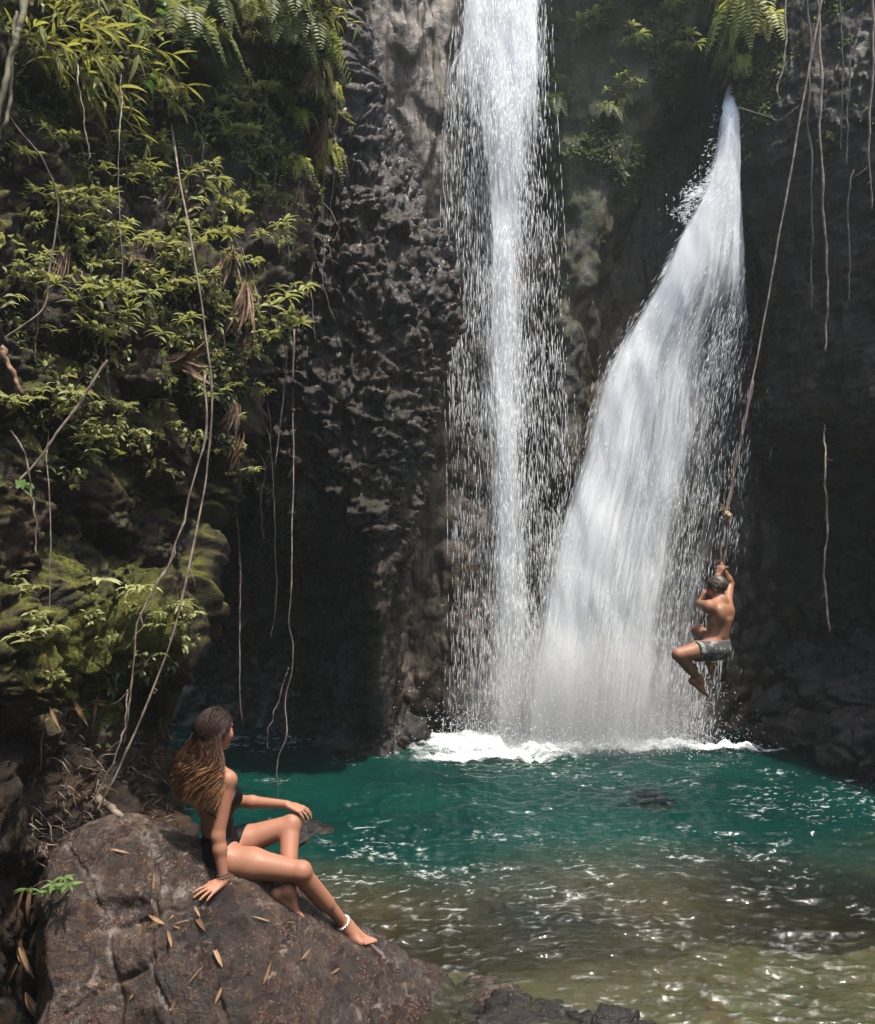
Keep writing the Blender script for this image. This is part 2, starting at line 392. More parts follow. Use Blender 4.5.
right_o, right_q, right_n = cliff('right_cliff', RIGHT_ROWS, 480, 420, MAT['rock_right'], disp_right,
                                  lambda q, n: 0.16 * fbm(q, 1.0, 3, 69) + 0.16 * sstep(4.5, 8, q[:, 2]) - 0.06)

# the gorge closes behind the photographer
def rear_bank():
    ang = np.linspace(R(200), R(352), 60); zz = np.linspace(-1.5, 7.0, 50)
    A, Zg = np.meshgrid(ang, zz)
    rad = 7.0 + 0.25 * np.maximum(Zg, 0)
    g = np.stack([rad * np.cos(A), 1.5 + rad * np.sin(A), Zg], -1)
    p = g.reshape(-1, 3); n = grid_normals(g).reshape(-1, 3)
    q = p + n * (0.6 * fbm(p, 0.4, 4, 101))[:, None]
    me = mesh_from(q, grid_faces(50, 60)); attr(me, 'moss', np.full(len(q), 0.25))
    tag(obj('rear_bank', me, MAT['rock_left']), kind='structure')
rear_bank()

# ------------------------------------------------------------------ pool bed and water
def bed_depth(x, y):
    d = 0.35 + 0.5 * np.clip(y - 5.5, 0, 20) - 0.05 * np.clip(x, -5, 5)
    d = np.where(y < 5.5, 0.35 - 0.10 * (5.5 - y), d)
    pq = np.stack([np.ravel(x), np.ravel(y), 0 * np.ravel(x)], -1)
    d = d + 0.22 * fbm(pq, 0.9, 3, 451).reshape(np.shape(x)) * np.clip((y - 3.5) / 2, 0, 1)
    return np.clip(d, 0.05, 1.9)
def t_bed():
    t = NT('pebbly_bed'); v = t.obj()
    vo = t.voro(v, 7); n = t.noise(v, 1.3, 5, 0.6)
    c = t.ramp(n, [(0.3, (0.045, 0.035, 0.019)), (0.5, (0.085, 0.066, 0.038)), (0.7, (0.135, 0.11, 0.07))])
    c = t.mix(0.45, c, vo.outputs['Color'], 'MULTIPLY'); c = t.mix(0.35, c, (0.2, 0.16, 0.09))
    return t.set(Base_Color=c, Roughness=0.8, Normal=t.bump(vo.outputs['Distance'], 0.6, 0.06))
xs = np.linspace(-7.5, 8.5, 240); ys = np.linspace(-6, 16, 260); X, Yg = np.meshgrid(xs, ys)
pp = np.stack([X, Yg, -bed_depth(X, Yg)], -1).reshape(-1, 3)
f1, f2, cc = worley(pp * [1, 1, 0], 2.1, 7)
pp[:, 2] += 0.10 * np.clip(0.6 - f1, 0, 1) * (cc > .4) + 0.06 * fbm(pp * [1, 1, 0], 1.5, 3, 8)
tag(obj('ground', mesh_from(pp, grid_faces(260, 240)), t_bed()), kind='structure')

def water_height(x, y, fine=True):
    p = np.stack([x, y, np.zeros_like(x)], -1)
    wq = p + 0.25 * np.stack([fbm(p, 0.8, 2, 111), fbm(p, 0.8, 2, 112), 0 * x], -1)
    src = np.hypot(x - 1.1, y - 11.4)
    h = 0.010 * np.sin(src * 9 + 3 * fbm(p, 0.6, 2, 113)) * np.exp(-src / 4)
    h = h + 0.030 * fbm(wq * [0.8, 1.7, 1], 1.5, 2, 114) + 0.028 * fbm(wq * [0.75, 1.7, 1], 4.2, 2, 115, ridged=True) + 0.012 * fbm(wq * [0.8, 1.6, 1], 11, 2, 116, ridged=True)
    h = h + 0.05 * np.exp(-src ** 2 / 0.8) * fbm(p, 4, 2, 117)
    return h
def make_water():
    ys = np.concatenate([np.linspace(-5, 4.2, 30)[:-1], 4.2 * (15.0 / 4.2) ** np.linspace(0, 1, 620)])
    xs = np.linspace(-4.6, 6.9, 560)
    X, Yg = np.meshgrid(xs, ys)
    x, y = X.ravel(), Yg.ravel()
    z = water_height(x, y)
    me = mesh_from(np.stack([x, y, z], -1), grid_faces(len(ys), len(xs)))
    attr(me, 'depth', bed_depth(x, y))
    p = np.stack([x, y, 0 * x], -1); wv = p + 0.22 * np.stack([fbm(p, 1.1, 2, 401), fbm(p, 1.1, 2, 402), 0 * x], -1)
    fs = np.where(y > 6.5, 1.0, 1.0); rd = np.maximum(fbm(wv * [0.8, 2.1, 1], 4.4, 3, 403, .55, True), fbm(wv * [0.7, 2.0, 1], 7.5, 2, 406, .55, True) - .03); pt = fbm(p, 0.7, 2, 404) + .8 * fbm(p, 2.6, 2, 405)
    attr(me, 'painted_glint', sstep(.66, .82, rd) * sstep(np.where(y > 6.6, -.08, .05), np.where(y > 6.6, .26, .35), pt) * (.35 + .65 * sstep(5.2, 6.6, y)))  # painted glints: where pale colour stands in for reflected sky on the ripples
    t = NT('pool_water'); v = t.obj(); t.n.remove(t.p)
    w = t.noise(t.mapping(v, (1, 2.0, 1)), 6, 4, 0.6, 0.3); w2 = t.noise(t.mapping(v, (1, 1.8, 1)), 24, 3, 0.6, 0.4)
    nb = t.bump(w, 0.35, 0.05); nb = t.bump(w2, 0.22, 0.014, nb)
    gl = t.node('ShaderNodeBsdfGlossy'); gl.inputs['Roughness'].default_value = 0.04; t.link(nb, gl.inputs['Normal'])
    fr = t.node('ShaderNodeFresnel'); fr.inputs['IOR'].default_value = 1.333; t.link(nb, fr.inputs['Normal'])
    tr = t.node('ShaderNodeBsdfTransparent'); tr.inputs[0].default_value = (0.74, 0.82, 0.70, 1)
    di = t.node('ShaderNodeBsdfDiffuse')
    dep = t.attr('depth')
    bc = t.mix(t.mr(dep, 0.45, 1.2), (0.058, 0.050, 0.028), (0.0022, 0.029, 0.022))
    bc = t.mix(t.mr(t.noise(v, 0.5, 3), 0.35, 0.7, 0, 0.75), bc, (0.001, 0.012, 0.014))
    t.link(bc, di.inputs[0])
    mb = t.node('ShaderNodeMixShader'); t.link(t.mr(dep, 0.2, 1.05, 0.25, 0.97, False), mb.inputs[0])
    t.link(tr.outputs[0], mb.inputs[1]); t.link(di.outputs[0], mb.inputs[2])
    glint_fac = t.math('MULTIPLY', t.attr('painted_glint'), t.mr(t.noise(t.mapping(v, (1, 2.4, 1)), 16, 3, .7), .42, .62))
    glint = t.node('ShaderNodeBsdfDiffuse'); glint.inputs[0].default_value = (.78, .82, .80, 1)  # white diffuse colour of the painted glints
    mf = t.node('ShaderNodeMixShader'); t.link(t.math('MULTIPLY', glint_fac, .45), mf.inputs[0]); t.link(mb.outputs[0], mf.inputs[1]); t.link(glint.outputs[0], mf.inputs[2]); mb = mf
    ms = t.node('ShaderNodeMixShader'); t.link(fr.outputs[0], ms.inputs[0]); t.link(mb.outputs[0], ms.inputs[1]); t.link(gl.outputs[0], ms.inputs[2])
    t.link(ms.outputs[0], t.out.inputs[0])
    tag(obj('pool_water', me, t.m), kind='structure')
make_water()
# ------------------------------------------------------------------ boulders and an added rock that shades the slot
def t_boulder():
    t = NT('speckled_brown_boulder'); v = t.obj()
    n1 = t.noise(v, 1.8, 5, 0.6, 0.5); n2 = t.noise(v, 14, 6, 0.72); n3 = t.noise(v, 60, 5, 0.8)
    m = t.math('ADD', t.math('MULTIPLY', n1, 0.4), t.math('MULTIPLY', n2, 0.6))
    c = t.ramp(m, [(0.36, (0.004, 0.002, 0.0012)), (0.48, (0.020, 0.0095, 0.0055)), (0.57, (0.046, 0.0235, 0.0135)), (0.69, (0.115, 0.074, 0.050))])
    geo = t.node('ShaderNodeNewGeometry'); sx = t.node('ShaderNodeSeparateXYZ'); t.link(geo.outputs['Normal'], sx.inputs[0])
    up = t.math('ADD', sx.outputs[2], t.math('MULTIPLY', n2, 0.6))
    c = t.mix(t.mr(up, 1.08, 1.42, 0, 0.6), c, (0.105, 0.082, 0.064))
    sp = t.mr(n3, 0.36, 0.66, 0.25, 1.9); g = t.node('ShaderNodeCombineColor'); [t.link(sp, g.inputs[k]) for k in range(3)]
    c = t.mix(1.0, c, g.outputs[0], 'MULTIPLY')
    vo = t.voro(v, 55); fleck = t.math('MULTIPLY', t.mr(vo.outputs['Distance'], 0.28, 0.12), t.mr(t.noise(v, 7, 4, .7), .46, .6))
    c = t.mix(t.math('MULTIPLY', fleck, .75), c, (0.26, 0.20, 0.165))
    blot = t.math('MULTIPLY', t.mr(t.noise(v, 9, 6, .75, .8), .57, .63), t.mr(t.noise(v, 2.2, 3, .6), .45, .6))
    c = t.mix(t.math('MULTIPLY', blot, .6), c, (0.23, 0.195, 0.165))
    c = t.mix(t.mr(t.noise(v, 3.1, 5, .65, .7), .52, .64, 0, .75), c, (0.010, 0.006, 0.004))
    ve = t.math('MULTIPLY', t.attr('vein'), t.mr(t.noise(v, 13, 5, .75, .6), 0.46, 0.64, 0.0, 0.8))
    c = t.mix(ve, c, (0.26, 0.235, 0.215))
    h = t.math('ADD', n2, t.math('MULTIPLY', n3, 0.55))
    nb = t.bump(h, 0.65, 0.05); nb = t.bump(t.noise(v, 140, 3, .75), 0.35, 0.008, nb)
    return t.set(Base_Color=c, Roughness=t.mr(t.noise(v, 4, 4), 0.42, 0.58, 0.10, 0.48), Normal=nb, Specular_IOR_Level=0.6)
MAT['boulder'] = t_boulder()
MAT['rock_wet'] = rock_material('black_wet_rock', (0.005, 0.004, 0.0035), (0.015, 0.012, 0.010), (0.05, 0.040, 0.033), rough=(0.10, 0.4), bump=0.9, wet_spec=0.45)

def poly_dist(px, py, line):
    d = np.full(px.shape, 1e9)
    for (x0, y0), (x1, y1) in zip(line[:-1], line[1:]):
        dx, dy = x1 - x0, y1 - y0
        t = np.clip(((px - x0) * dx + (py - y0) * dy) / (dx * dx + dy * dy), 0, 1)
        d = np.minimum(d, np.hypot(px - x0 - t * dx, py - y0 - t * dy))
    return d
BOULDER_PX = [34, 44, 66, 118, 180, 235, 290, 340, 400, 446, 500]
BOULDER_PY = [1000, 880, 842, 826, 846, 867, 886, 926, 972, 996, 1060]
BOULDER_Y = [4.5, 4.52, 4.58, 4.62, 4.50, 4.46, 4.54, 4.60, 4.65, 4.72, 4.75]
def boulder_surface():
    sil = np.array([P(a, b, y) for a, b, y in zip(BOULDER_PX, BOULDER_PY, BOULDER_Y)])
    rows = []
    for dy, dz, sx in [(1.0, -2.2, .8), (0.75, -0.75, .9), (0.33, -0.10, 1), (0.0, 0.0, 1.0), (-0.24, -0.15, 1.0), (-0.48, -0.46, 1.0), (-0.66, -0.95, 1.0), (-0.78, -1.6, 1.0), (-0.8, -2.6, 1.0)]:
        r = sil.copy(); r[:, 1] += dy; r[:, 2] += dz
        if dy < 0: r[:, 0] *= r[:, 1] / sil[:, 1]
        mid = r[:, 0].mean(); r[:, 0] = mid + (r[:, 0] - mid) * sx
        rows.append(r)
    return np.array(rows)
def make_boulder():
    nv, nu = 330, 420
    g = grid_surface(boulder_surface(), nv, nu); n = -grid_normals(g)
    p = g.reshape(-1, 3); n = n.reshape(-1, 3)
    f1, f2, c = worley(p + 0.1 * np.stack([fbm(p, 3, 2, 1201)] * 3, -1), 1.5, 121)
    d = 0.055 * fbm(p, 1.6, 3, 122) + 0.035 * sstep(0, 0.10, f2 - f1) * c - 0.02 + 0.030 * fbm(p, 5, 4, 123, 0.6) + 0.006 * fbm(p, 22, 3, 124, .6)
    px = CX + F * p[:, 0] / p[:, 1]; py = HY - F * (p[:, 2] - CAM_H) / p[:, 1]
    wob = 7 * fbm(p, 6, 3, 125)
    cracks = [[(70, 850), (92, 885), (104, 930), (118, 985)], [(146, 838), (156, 880), (152, 925), (150, 960), (168, 1015)],
              [(98, 925), (140, 915), (175, 910), (215, 900)], [(118, 985), (155, 965), (150, 925)], [(60, 1015), (118, 985)]]
    gv = np.zeros(len(p)); front = sstep(0.02, -0.03, g.reshape(nv, nu, 3)[:, :, 1].ravel() - np.interp(px, BOULDER_PX, BOULDER_Y) - 0.15)
    for k, ln in enumerate(cracks):
        dd = poly_dist(px + wob, py + wob, ln); gv = np.maximum(gv, np.exp(-(dd / (3.0 if k < 2 else 2.4)) ** 2))
    d -= 0.018 * gv * front
    # the block between the cracks sits back a little
    blk = np.exp(-(((px - 122) / 34) ** 4 + ((py - 915) / 18) ** 4)); d -= 0.07 * blk * front
    vein = np.zeros(len(p))
    for ln, w in (([(70, 848), (95, 882), (104, 930), (116, 985)], 5.5), ([(146, 838), (160, 870), (164, 900)], 6), ([(152, 930), (150, 960), (170, 1020)], 4), ([(150, 900), (200, 890)], 5)):
        vein = np.maximum(vein, np.exp(-(poly_dist(px + wob, py, ln) / w) ** 2))
    q = p + n * d[:, None]
    me = mesh_from(q, grid_faces(nv, nu, False)); attr(me, 'vein', vein * front * 0.8)
    o = obj('boulder', me, MAT['boulder'])
    tag(o, 'huge brown speckled boulder with pale veins that the woman in black sits on', 'boulder')
    return q.reshape(nv, nu, 3), n.reshape(nv, nu, 3)
boul_q, boul_n = make_boulder()
_bp = boul_q.reshape(-1, 3); _bn = boul_n.reshape(-1, 3)
def on_surface(q, n, px, py):
    """nearest-to-camera surface point seen at image point, and its normal"""
    q = q.reshape(-1, 3); n = n.reshape(-1, 3)
    a = CX + F * q[:, 0] / np.maximum(q[:, 1], .2); b = HY - F * (q[:, 2] - CAM_H) / np.maximum(q[:, 1], .2)
    e = np.hypot(a - px, b - py) + 6 * np.maximum(0, q[:, 1] - q[:, 1].min()) * 0 
    m = np.where(e < max(4, e.min() * 1.5))[0]
    k = m[np.argmin(q[m, 1] + 0.05 * e[m])]
    return q[k], n[k]

def lump(name, loc, size, seed, mat, label, cat='boulder', group=None, amp=0.45, sub=5, moss=0.0):
    bm = bmesh.new(); bmesh.ops.create_icosphere(bm, subdivisions=sub, radius=1.0)
    v = np.array([x.co[:] for x in bm.verts]); f = np.array([[x.index for x in y.verts] for y in bm.faces]); bm.free()
    nrm = v.copy(); f1, f2, c = worley(v * 1.0 + seed, 1.3, seed)
    r = 1 + amp * fbm(v + seed * 3.1, 1.1, 3, seed) + amp * .9 * (sstep(0, .12, f2 - f1) * c - .3) + amp * 0.45 * fbm(v + seed, 3.5, 5, seed + 3, .66)
    me = mesh_from(v * r[:, None] * np.array(size), f); attr(me, 'moss', np.full(len(v), moss)); attr(me, 'vein', np.zeros(len(v)))
    o = obj(name, me, mat); o.location = tuple(loc); tag(o, label, cat, group); return o
def Pz(px, py, z=0.0):
    Y = F * (CAM_H - z) / (py - HY); return P(px, py, Y)
lump('boulder', Pz(590, 1022) + [0, -0.05, -0.13], (0.36, 0.28, 0.19), 3, MAT['rock_wet'], 'low dark wet rock breaking the water at the bottom edge of the photo')
lump('boulder', Pz(478, 990) + [0, 0, -0.17], (0.30, 0.22, 0.16), 4, MAT['boulder'], 'brown rock just under the water beside the foot of the huge boulder')
lump('boulder', Pz(303, 838) + [-.05, 0.1, -0.10], (0.26, 0.35, 0.16), 5, MAT['rock_wet'], 'dark rock in the water behind the raised knee of the sitting woman')
lump('boulder', Pz(403, 742) + [0, 0, 0.05], (0.32, 0.35, 0.34), 6, MAT['rock_wet'], 'glistening wet rock at the foot of the dark middle cliff beside the waterfall')
lump('boulder', Pz(357, 752) + [0, 0.1, 0.0], (0.45, 0.35, 0.3), 16, MAT['rock_wet'], 'low black rock half under the overhang of the dark middle cliff')
lump('boulder', Pz(520, 1012) + [0, -0.05, -0.10], (0.34, 0.26, 0.14), 9, MAT['rock_wet'], 'flat dark wet rock between the huge boulder and the low rock at the bottom edge')
g_ = 'wet rocks piled along the foot of the right cliff'
rr = random.Random(8)
for k, (px, py, Y, s) in enumerate([(866, 752, 9.6, .42), (838, 735, 10.4, .36), (800, 730, 10.9, .38), (862, 700, 10.3, .36), (826, 692, 11.2, .4), (784, 706, 11.5, .34), (872, 662, 10.9, .34), (770, 736, 11.2, .28), (842, 664, 11.4, .3), (804, 664, 11.6, .3)]):
    lump('boulder', P(px, py, Y), (s * rr.uniform(.9, 1.3), s, s * rr.uniform(.7, 1.0)), 20 + k, MAT['rock_wet'], 'black wet rock in the shaded pile under the right cliff', 'boulder', g_, sub=5)

o_ = lump('added_shade_rock', (3.45, 13.1, 12.7), (2.2, 1.7, 1.0), 41, MAT['rock_right'], None, None, sub=5, amp=.25); o_['kind'] = 'structure'  # unseen rock, added overhead to shade the slot behind the slanting fall
# ------------------------------------------------------------------ falling water
def t_fall(name, dens, su, sv, lo, hi, seed):
    """white aerated water; where the film is torn the rock shows through"""
    t = NT(name); t.n.remove(t.p)
    uv = t.node('ShaderNodeUVMap'); uv.uv_map = 'flow'
    v1 = t.mapping(uv.outputs[0], (su, sv, 1), loc=(seed, seed * 2, 0)); v2 = t.mapping(uv.outputs[0], (su * 3.1, sv * 2.3, 1), loc=(seed * 3, 0, 0))
    n1 = t.noise(v1, 1.0, 5, 0.62, 0.5); n2 = t.noise(v2, 1.0, 4, 0.65, 0.3)
    n = t.math('ADD', t.math('MULTIPLY', n1, 0.55), t.math('MULTIPLY', n2, 0.45))
    n = t.math('ADD', t.math('ADD', t.math('MULTIPLY', t.math('SUBTRACT', n, .5), 1.35), .5), t.math('SUBTRACT', t.attr('dense'), 0.5))
    a = t.math('MULTIPLY', t.mr(n, lo, hi, 0, dens), t.mr(t.attr('dense'), 0.0, 0.25))
    di = t.node('ShaderNodeBsdfDiffuse'); di.inputs[0].default_value = (0.90, 0.92, 0.93, 1)
    tl = t.node('ShaderNodeBsdfTranslucent'); tl.inputs[0].default_value = (0.90, 0.92, 0.93, 1)
    mx = t.node('ShaderNodeMixShader'); mx.inputs[0].default_value = 0.5; t.link(di.outputs[0], mx.inputs[1]); t.link(tl.outputs[0], mx.inputs[2])
    tr = t.node('ShaderNodeBsdfTransparent')
    ms = t.node('ShaderNodeMixShader'); t.link(a, ms.inputs[0]); t.link(tr.outputs[0], ms.inputs[1]); t.link(mx.outputs[0], ms.inputs[2])
    t.link(ms.outputs[0], t.out.inputs[0]); return t.m
def t_drop():
    t = NT('white_water_drops'); t.n.remove(t.p)
    di = t.node('ShaderNodeBsdfDiffuse'); di.inputs[0].default_value = (0.88, 0.91, 0.94, 1)
    tl = t.node('ShaderNodeBsdfTranslucent'); tl.inputs[0].default_value = (0.88, 0.91, 0.94, 1)
    gl = t.node('ShaderNodeBsdfGlossy'); gl.inputs['Roughness'].default_value = 0.2
    mx = t.node('ShaderNodeMixShader'); mx.inputs[0].default_value = 0.5; t.link(di.outputs[0], mx.inputs[1]); t.link(tl.outputs[0], mx.inputs[2])
    m2 = t.node('ShaderNodeMixShader'); m2.inputs[0].default_value = 0.08; t.link(mx.outputs[0], m2.inputs[1]); t.link(gl.outputs[0], m2.inputs[2])
    tp = t.node('ShaderNodeBsdfTransparent'); m3 = t.node('ShaderNodeMixShader'); m3.inputs[0].default_value = 0.55; t.link(tp.outputs[0], m3.inputs[1]); t.link(m2.outputs[0], m3.inputs[2])
    t.link(m3.outputs[0], t.out.inputs[0]); return t.m
MAT['drop'] = t_drop()
def fall_sheet(rows, nv, nu, seed, bulge, wave, dense_fn, dy):
    """rows: (py, left px, right px, Y). Bulging sheet; UV in metres along the flow"""
    r = np.array(rows, float)
    ctrl = []
    for py, l, rt, Y in r:
        us = np.linspace(0, 1, 7)
        ctrl.append([P(l + (rt - l) * u, py, Y + dy - bulge * (1 - (2 * u - 1) ** 2)) for u in us])
    g = grid_surface(np.array(ctrl), nv, nu)
    p = g.reshape(-1, 3)
    q = p.copy(); sc = np.array([1, 1, 0.25])
    q[:, 1] += wave * fbm(p * sc, 2.2, 3, seed); q[:, 0] += 0.35 * wave * fbm(p * sc, 3.0, 3, seed + 5)
    u = np.tile(np.linspace(0, 1, nu), nv); v = np.repeat(np.linspace(0, 1, nv), nu)
    me = mesh_from(q, grid_faces(nv, nu))
    uvl = me.uv_layers.new(name='flow'); vi = np.zeros(len(me.loops), np.int32); me.loops.foreach_get('vertex_index', vi)
    width = np.linalg.norm(g[:, -1] - g[:, 0], axis=1).repeat(nu)
    ln = np.concatenate([[0], np.cumsum(np.linalg.norm(np.diff(g[:, nu // 2], axis=0), axis=1))]).repeat(nu)
    uvc = np.stack([(u - 0.5) * (0.5 * width + 0.5 * width.mean()), ln], -1)[vi]
    uvl.data.foreach_set('uv', uvc.astype(np.float32).ravel())
    py = np.interp(v, np.linspace(0, 1, len(r)), r[:, 0])
    attr(me, 'dense', dense_fn(u, py))
    return me
def drops(n, sampler, seed, size=(0.006, 0.014), ln=(0.03, 0.14)):
    """many falling drops and torn threads, each a small pointed spindle"""
    rg = np.random.default_rng(seed); c, dr = sampler(rg, n)
    n = len(c); rad = rg.uniform(*size, n) * rg.uniform(.6, 1.2, n); L = rg.uniform(ln[0], ln[1], n) * rg.uniform(.4, 1.2, n)
    dr = dr / np.linalg.norm(dr, axis=1)[:, None]
    sx = np.cross(dr, [0, 1.0, 0]); sx /= np.linalg.norm(sx, axis=1)[:, None]; sy = np.cross(dr, sx)
    V = np.empty((n, 5, 3)); V[:, 0] = c - dr * (L * .6)[:, None]; V[:, 4] = c + dr * (L * .4)[:, None]
    for k in range(3):
        w = 2 * math.pi * k / 3
        V[:, 1 + k] = c + (math.cos(w) * sx + math.sin(w) * sy) * rad[:, None]
    Fb = np.array([[0, 1, 2], [0, 2, 3], [0, 3, 1], [4, 2, 1], [4, 3, 2], [4, 1, 3]])
    Fa = (np.arange(n) * 5)[:, None, None] + Fb
    return mesh_from(V.reshape(-1, 3), Fa.reshape(-1, 3), True)

# the straight fall
S_ROWS = [(-330, 478, 552, 12.3), (-120, 470, 550, 11.9), (0, 460, 546, 11.6), (60, 452, 548, 11.45), (150, 444, 553, 11.4), (300, 444, 562, 11.35), (450, 450, 570, 11.3), (600, 452, 574, 11.3), (745, 446, 576, 11.25)]
_sr = np.array(S_ROWS)
def s_core(py):      # centre of the solid thread of water
    return np.interp(py, [-330, 0, 150, 300, 500, 745], [515, 507, 506, 504, 508, 512])
def s_dense(u, py):
    l = np.interp(py, _sr[:, 0], _sr[:, 1]); r = np.interp(py, _sr[:, 0], _sr[:, 2]); x = l + (r - l) * u
    core = np.exp(-((x - s_core(py)) / np.interp(py, [-100, 80, 200, 740], [36, 22, 13, 17])) ** 2)
    d = 0.355 + 0.42 * core + 0.34 * sstep(200, -10, py) - 0.03 * sstep(250, 600, py)
    d += 0.08 * np.exp(-((x - 460) / 20) ** 2) * sstep(80, 300, py)
    return d * sstep(0, .12, u) * sstep(1, .85, u)
def s_sampler(rg, n):
    py = -120 + 865 * rg.random(n * 3) ** 1.15
    l = np.interp(py, _sr[:, 0], _sr[:, 1]); r = np.interp(py, _sr[:, 0], _sr[:, 2])
    mode = rg.random(n * 3)
    x = np.where(mode < 0.48, s_core(py) + rg.normal(0, 13, n * 3) * (1 + 0.4 * sstep(0, -100, py)), np.where(mode < .85, l + (r - l) * rg.random(n * 3), l + (r - l) * np.clip(0.5 + 0.30 * rg.normal(size=n * 3), -.03, 1.06)))
    Y = np.interp(py, _sr[:, 0], _sr[:, 3]) - 0.05 + rg.normal(0, 0.16, n * 3)
    c = np.stack([(x - CX) * Y / F, Y, CAM_H + (HY - py) * Y / F], -1)
    # drops travel in clots, with clear gaps between
    keep = (fbm(c * [1, 1, 0.55], 3.2, 3, 131) + 0.5 * fbm(c * [1, 1, .5], 1.2, 2, 133) + rg.normal(0, .16, n * 3) > 0.02) | (rg.random(n * 3) < .12)
    c = c[keep][:n]; d = np.tile([0, 0, -1.0], (len(c), 1)) + rg.normal(0, 0.05, (len(c), 3)); return c, d
falls = empty('waterfall', P(510, 738, 11.3)); tag(falls, 'straight narrow waterfall dropping from the top in bright white drops', 'waterfall')
def child(o, root):
    o.parent = root; o.matrix_parent_inverse = Matrix.Translation(-Vector(root.location)); return o
child(obj('water_sheet', fall_sheet(S_ROWS, 200, 90, 141, 0.12, 0.14, s_dense, 0.0), t_fall('straight_fall_front', 0.8, 9, 0.7, 0.44, 0.74, 1)), falls)
child(obj('water_sheet', fall_sheet(S_ROWS, 200, 90, 151, 0.08, 0.16, lambda u, py: s_dense(u, py) * .96, 0.22), t_fall('straight_fall_rear', 0.75, 6, 0.5, 0.44, 0.76, 5)), falls)
child(tag(obj('water_drops', drops(26000, s_sampler, 1, (0.0018, 0.0068), (0.04, 0.26)), MAT['drop']), kind='stuff'), falls)

# the thin side trickle that clings to the rock left of the straight fall
TR = [(40, 462, 476, 11.5), (70, 447, 458, 11.45), (130, 441, 449, 11.35), (200, 440, 446, 11.3), (260, 444, 450, 11.3), (300, 447, 456, 11.3)]
child(obj('side_trickle', fall_sheet(TR, 60, 14, 161, 0.03, 0.05, lambda u, py: 0.5 * sstep(0, .4, u) * sstep(1, .6, u), -0.02), t_fall('side_trickle_film', 0.55, 14, 1.5, 0.42, 0.62, 9)), falls)

# the slanting fall
G_ROWS = [(85, 729, 739, 12.6), (108, 723, 739, 11.9), (140, 718, 739, 11.75), (190, 702, 740, 11.65), (240, 672, 743, 11.6), (290, 646, 746, 11.55), (340, 610, 749, 11.55), (390, 584, 751, 11.5), (440, 568, 750, 11.45),
          (490, 552, 746, 11.4), (560, 530, 738, 11.3), (640, 514, 726, 11.2), (700, 506, 718, 11.1), (748, 502, 714, 11.05)]
_gr = np.array(G_ROWS)
def g_dense(u, py):
    left = np.exp(-((u - 0.20) / 0.24) ** 2)
    top = sstep(330, 200, py)
    d = 0.40 + 0.34 * left + 0.40 * top + 0.16 * sstep(600, 740, py) * sstep(.8, .3, u) - 0.12 * sstep(.6, 1.0, u) * sstep(280, 420, py) 
    d += 0.14 * np.exp(-((u - 0.56) / 0.11) ** 2) * sstep(250, 400, py)
    return d * sstep(0, np.interp(py, [108, 200, 300], [.10, .22, .20]), u) * sstep(1, np.interp(py, [108, 300, 420], [.98, .95, .84]), u)
def g_sampler(rg, n):
    m = n * 3
    py = 110 + 635 * rg.random(m) ** 0.85
    l = np.interp(py, _gr[:, 0], _gr[:, 1]); r = np.interp(py, _gr[:, 0], _gr[:, 2]); u = np.where(rg.random(m) < .5, rg.random(m) ** 1.4, 0.35 + .65 * rg.random(m))
    u = np.where(rg.random(m) < .04, rg.normal(0.02, 0.03, m), u)
    u = .07 + .93 * u
    x = l + (r - l) * u + np.where((py > 330) & (rg.random(m) < .15), rg.normal(6, 12, m), 0)
    Y = np.interp(py, _gr[:, 0], _gr[:, 3]) - 0.12 * (1 - (2 * u - 1) ** 2) + rg.normal(-0.05, 0.13, m)
    c = np.stack([(x - CX) * Y / F, Y, CAM_H + (HY - py) * Y / F], -1)
    keep = fbm(c * [1, 1, .6], 3.5, 3, 171) + rg.normal(0, .22, m) > -0.02
    c = c[keep][:n]; py = py[keep][:n]; u = u[keep][:n]
    d = np.stack([-0.75 * sstep(480, 230, py) * (1 - 0.8 * u) - 0.12, 0 * u, -np.ones(len(c))], -1) + rg.normal(0, .06, (len(c), 3)); return c, d
falls2 = empty('waterfall', P(620, 740, 11.1)); tag(falls2, 'wide slanting waterfall fanning out of a dark slot behind the swinging man', 'waterfall')
for k, (dy, lo, hi, su, sv, dn) in enumerate([(0.0, .40, .78, 8, .4, .75), (0.16, .34, .76, 5, .28, .75), (-0.14, .42, .80, 12, .5, .65), (0.30, .28, .74, 3, .3, .8)]):
    child(obj('water_sheet', fall_sheet(G_ROWS, 220, 120, 181 + 10 * k, 0.14, 0.16, g_dense, dy), t_fall('slanting_fall_layer', dn, su, sv, lo, hi, 11 + 3 * k)), falls2)
child(tag(obj('water_drops', drops(11000, g_sampler, 2, (0.002, 0.0055), (0.05, 0.20)), MAT['drop']), kind='stuff'), falls2)

# splashes of white water torn off the lip of the slot
def splash_sampler(rg, n):
    ln = np.array([(731, 112), (722, 150), (712, 178), (700, 192), (690, 197), (683, 222)], float); t = rg.random(n) * 4.999; i = t.astype(int)
    b = ln[i] + (ln[i + 1] - ln[i]) * (t - i)[:, None] + rg.normal(0, 6, (n, 2)) * [1.3, .9] * rg.random((n, 1)) * 1.5
    Y = 11.65 + rg.normal(0, .1, n) + (160 - b[:, 1]) * .004
    c = np.stack([(b[:, 0] - CX) * Y / F, Y, CAM_H + (HY - b[:, 1]) * Y / F], -1)
    return c, np.stack([-rg.random(n), 0 * t, -rg.random(n) * .8 + .1], -1) + rg.normal(0, .2, (n, 3))
child(tag(obj('splash_drops', drops(1100, splash_sampler, 3, (0.004, 0.013), (0.03, 0.10)), MAT['drop']), kind='stuff'), falls2)

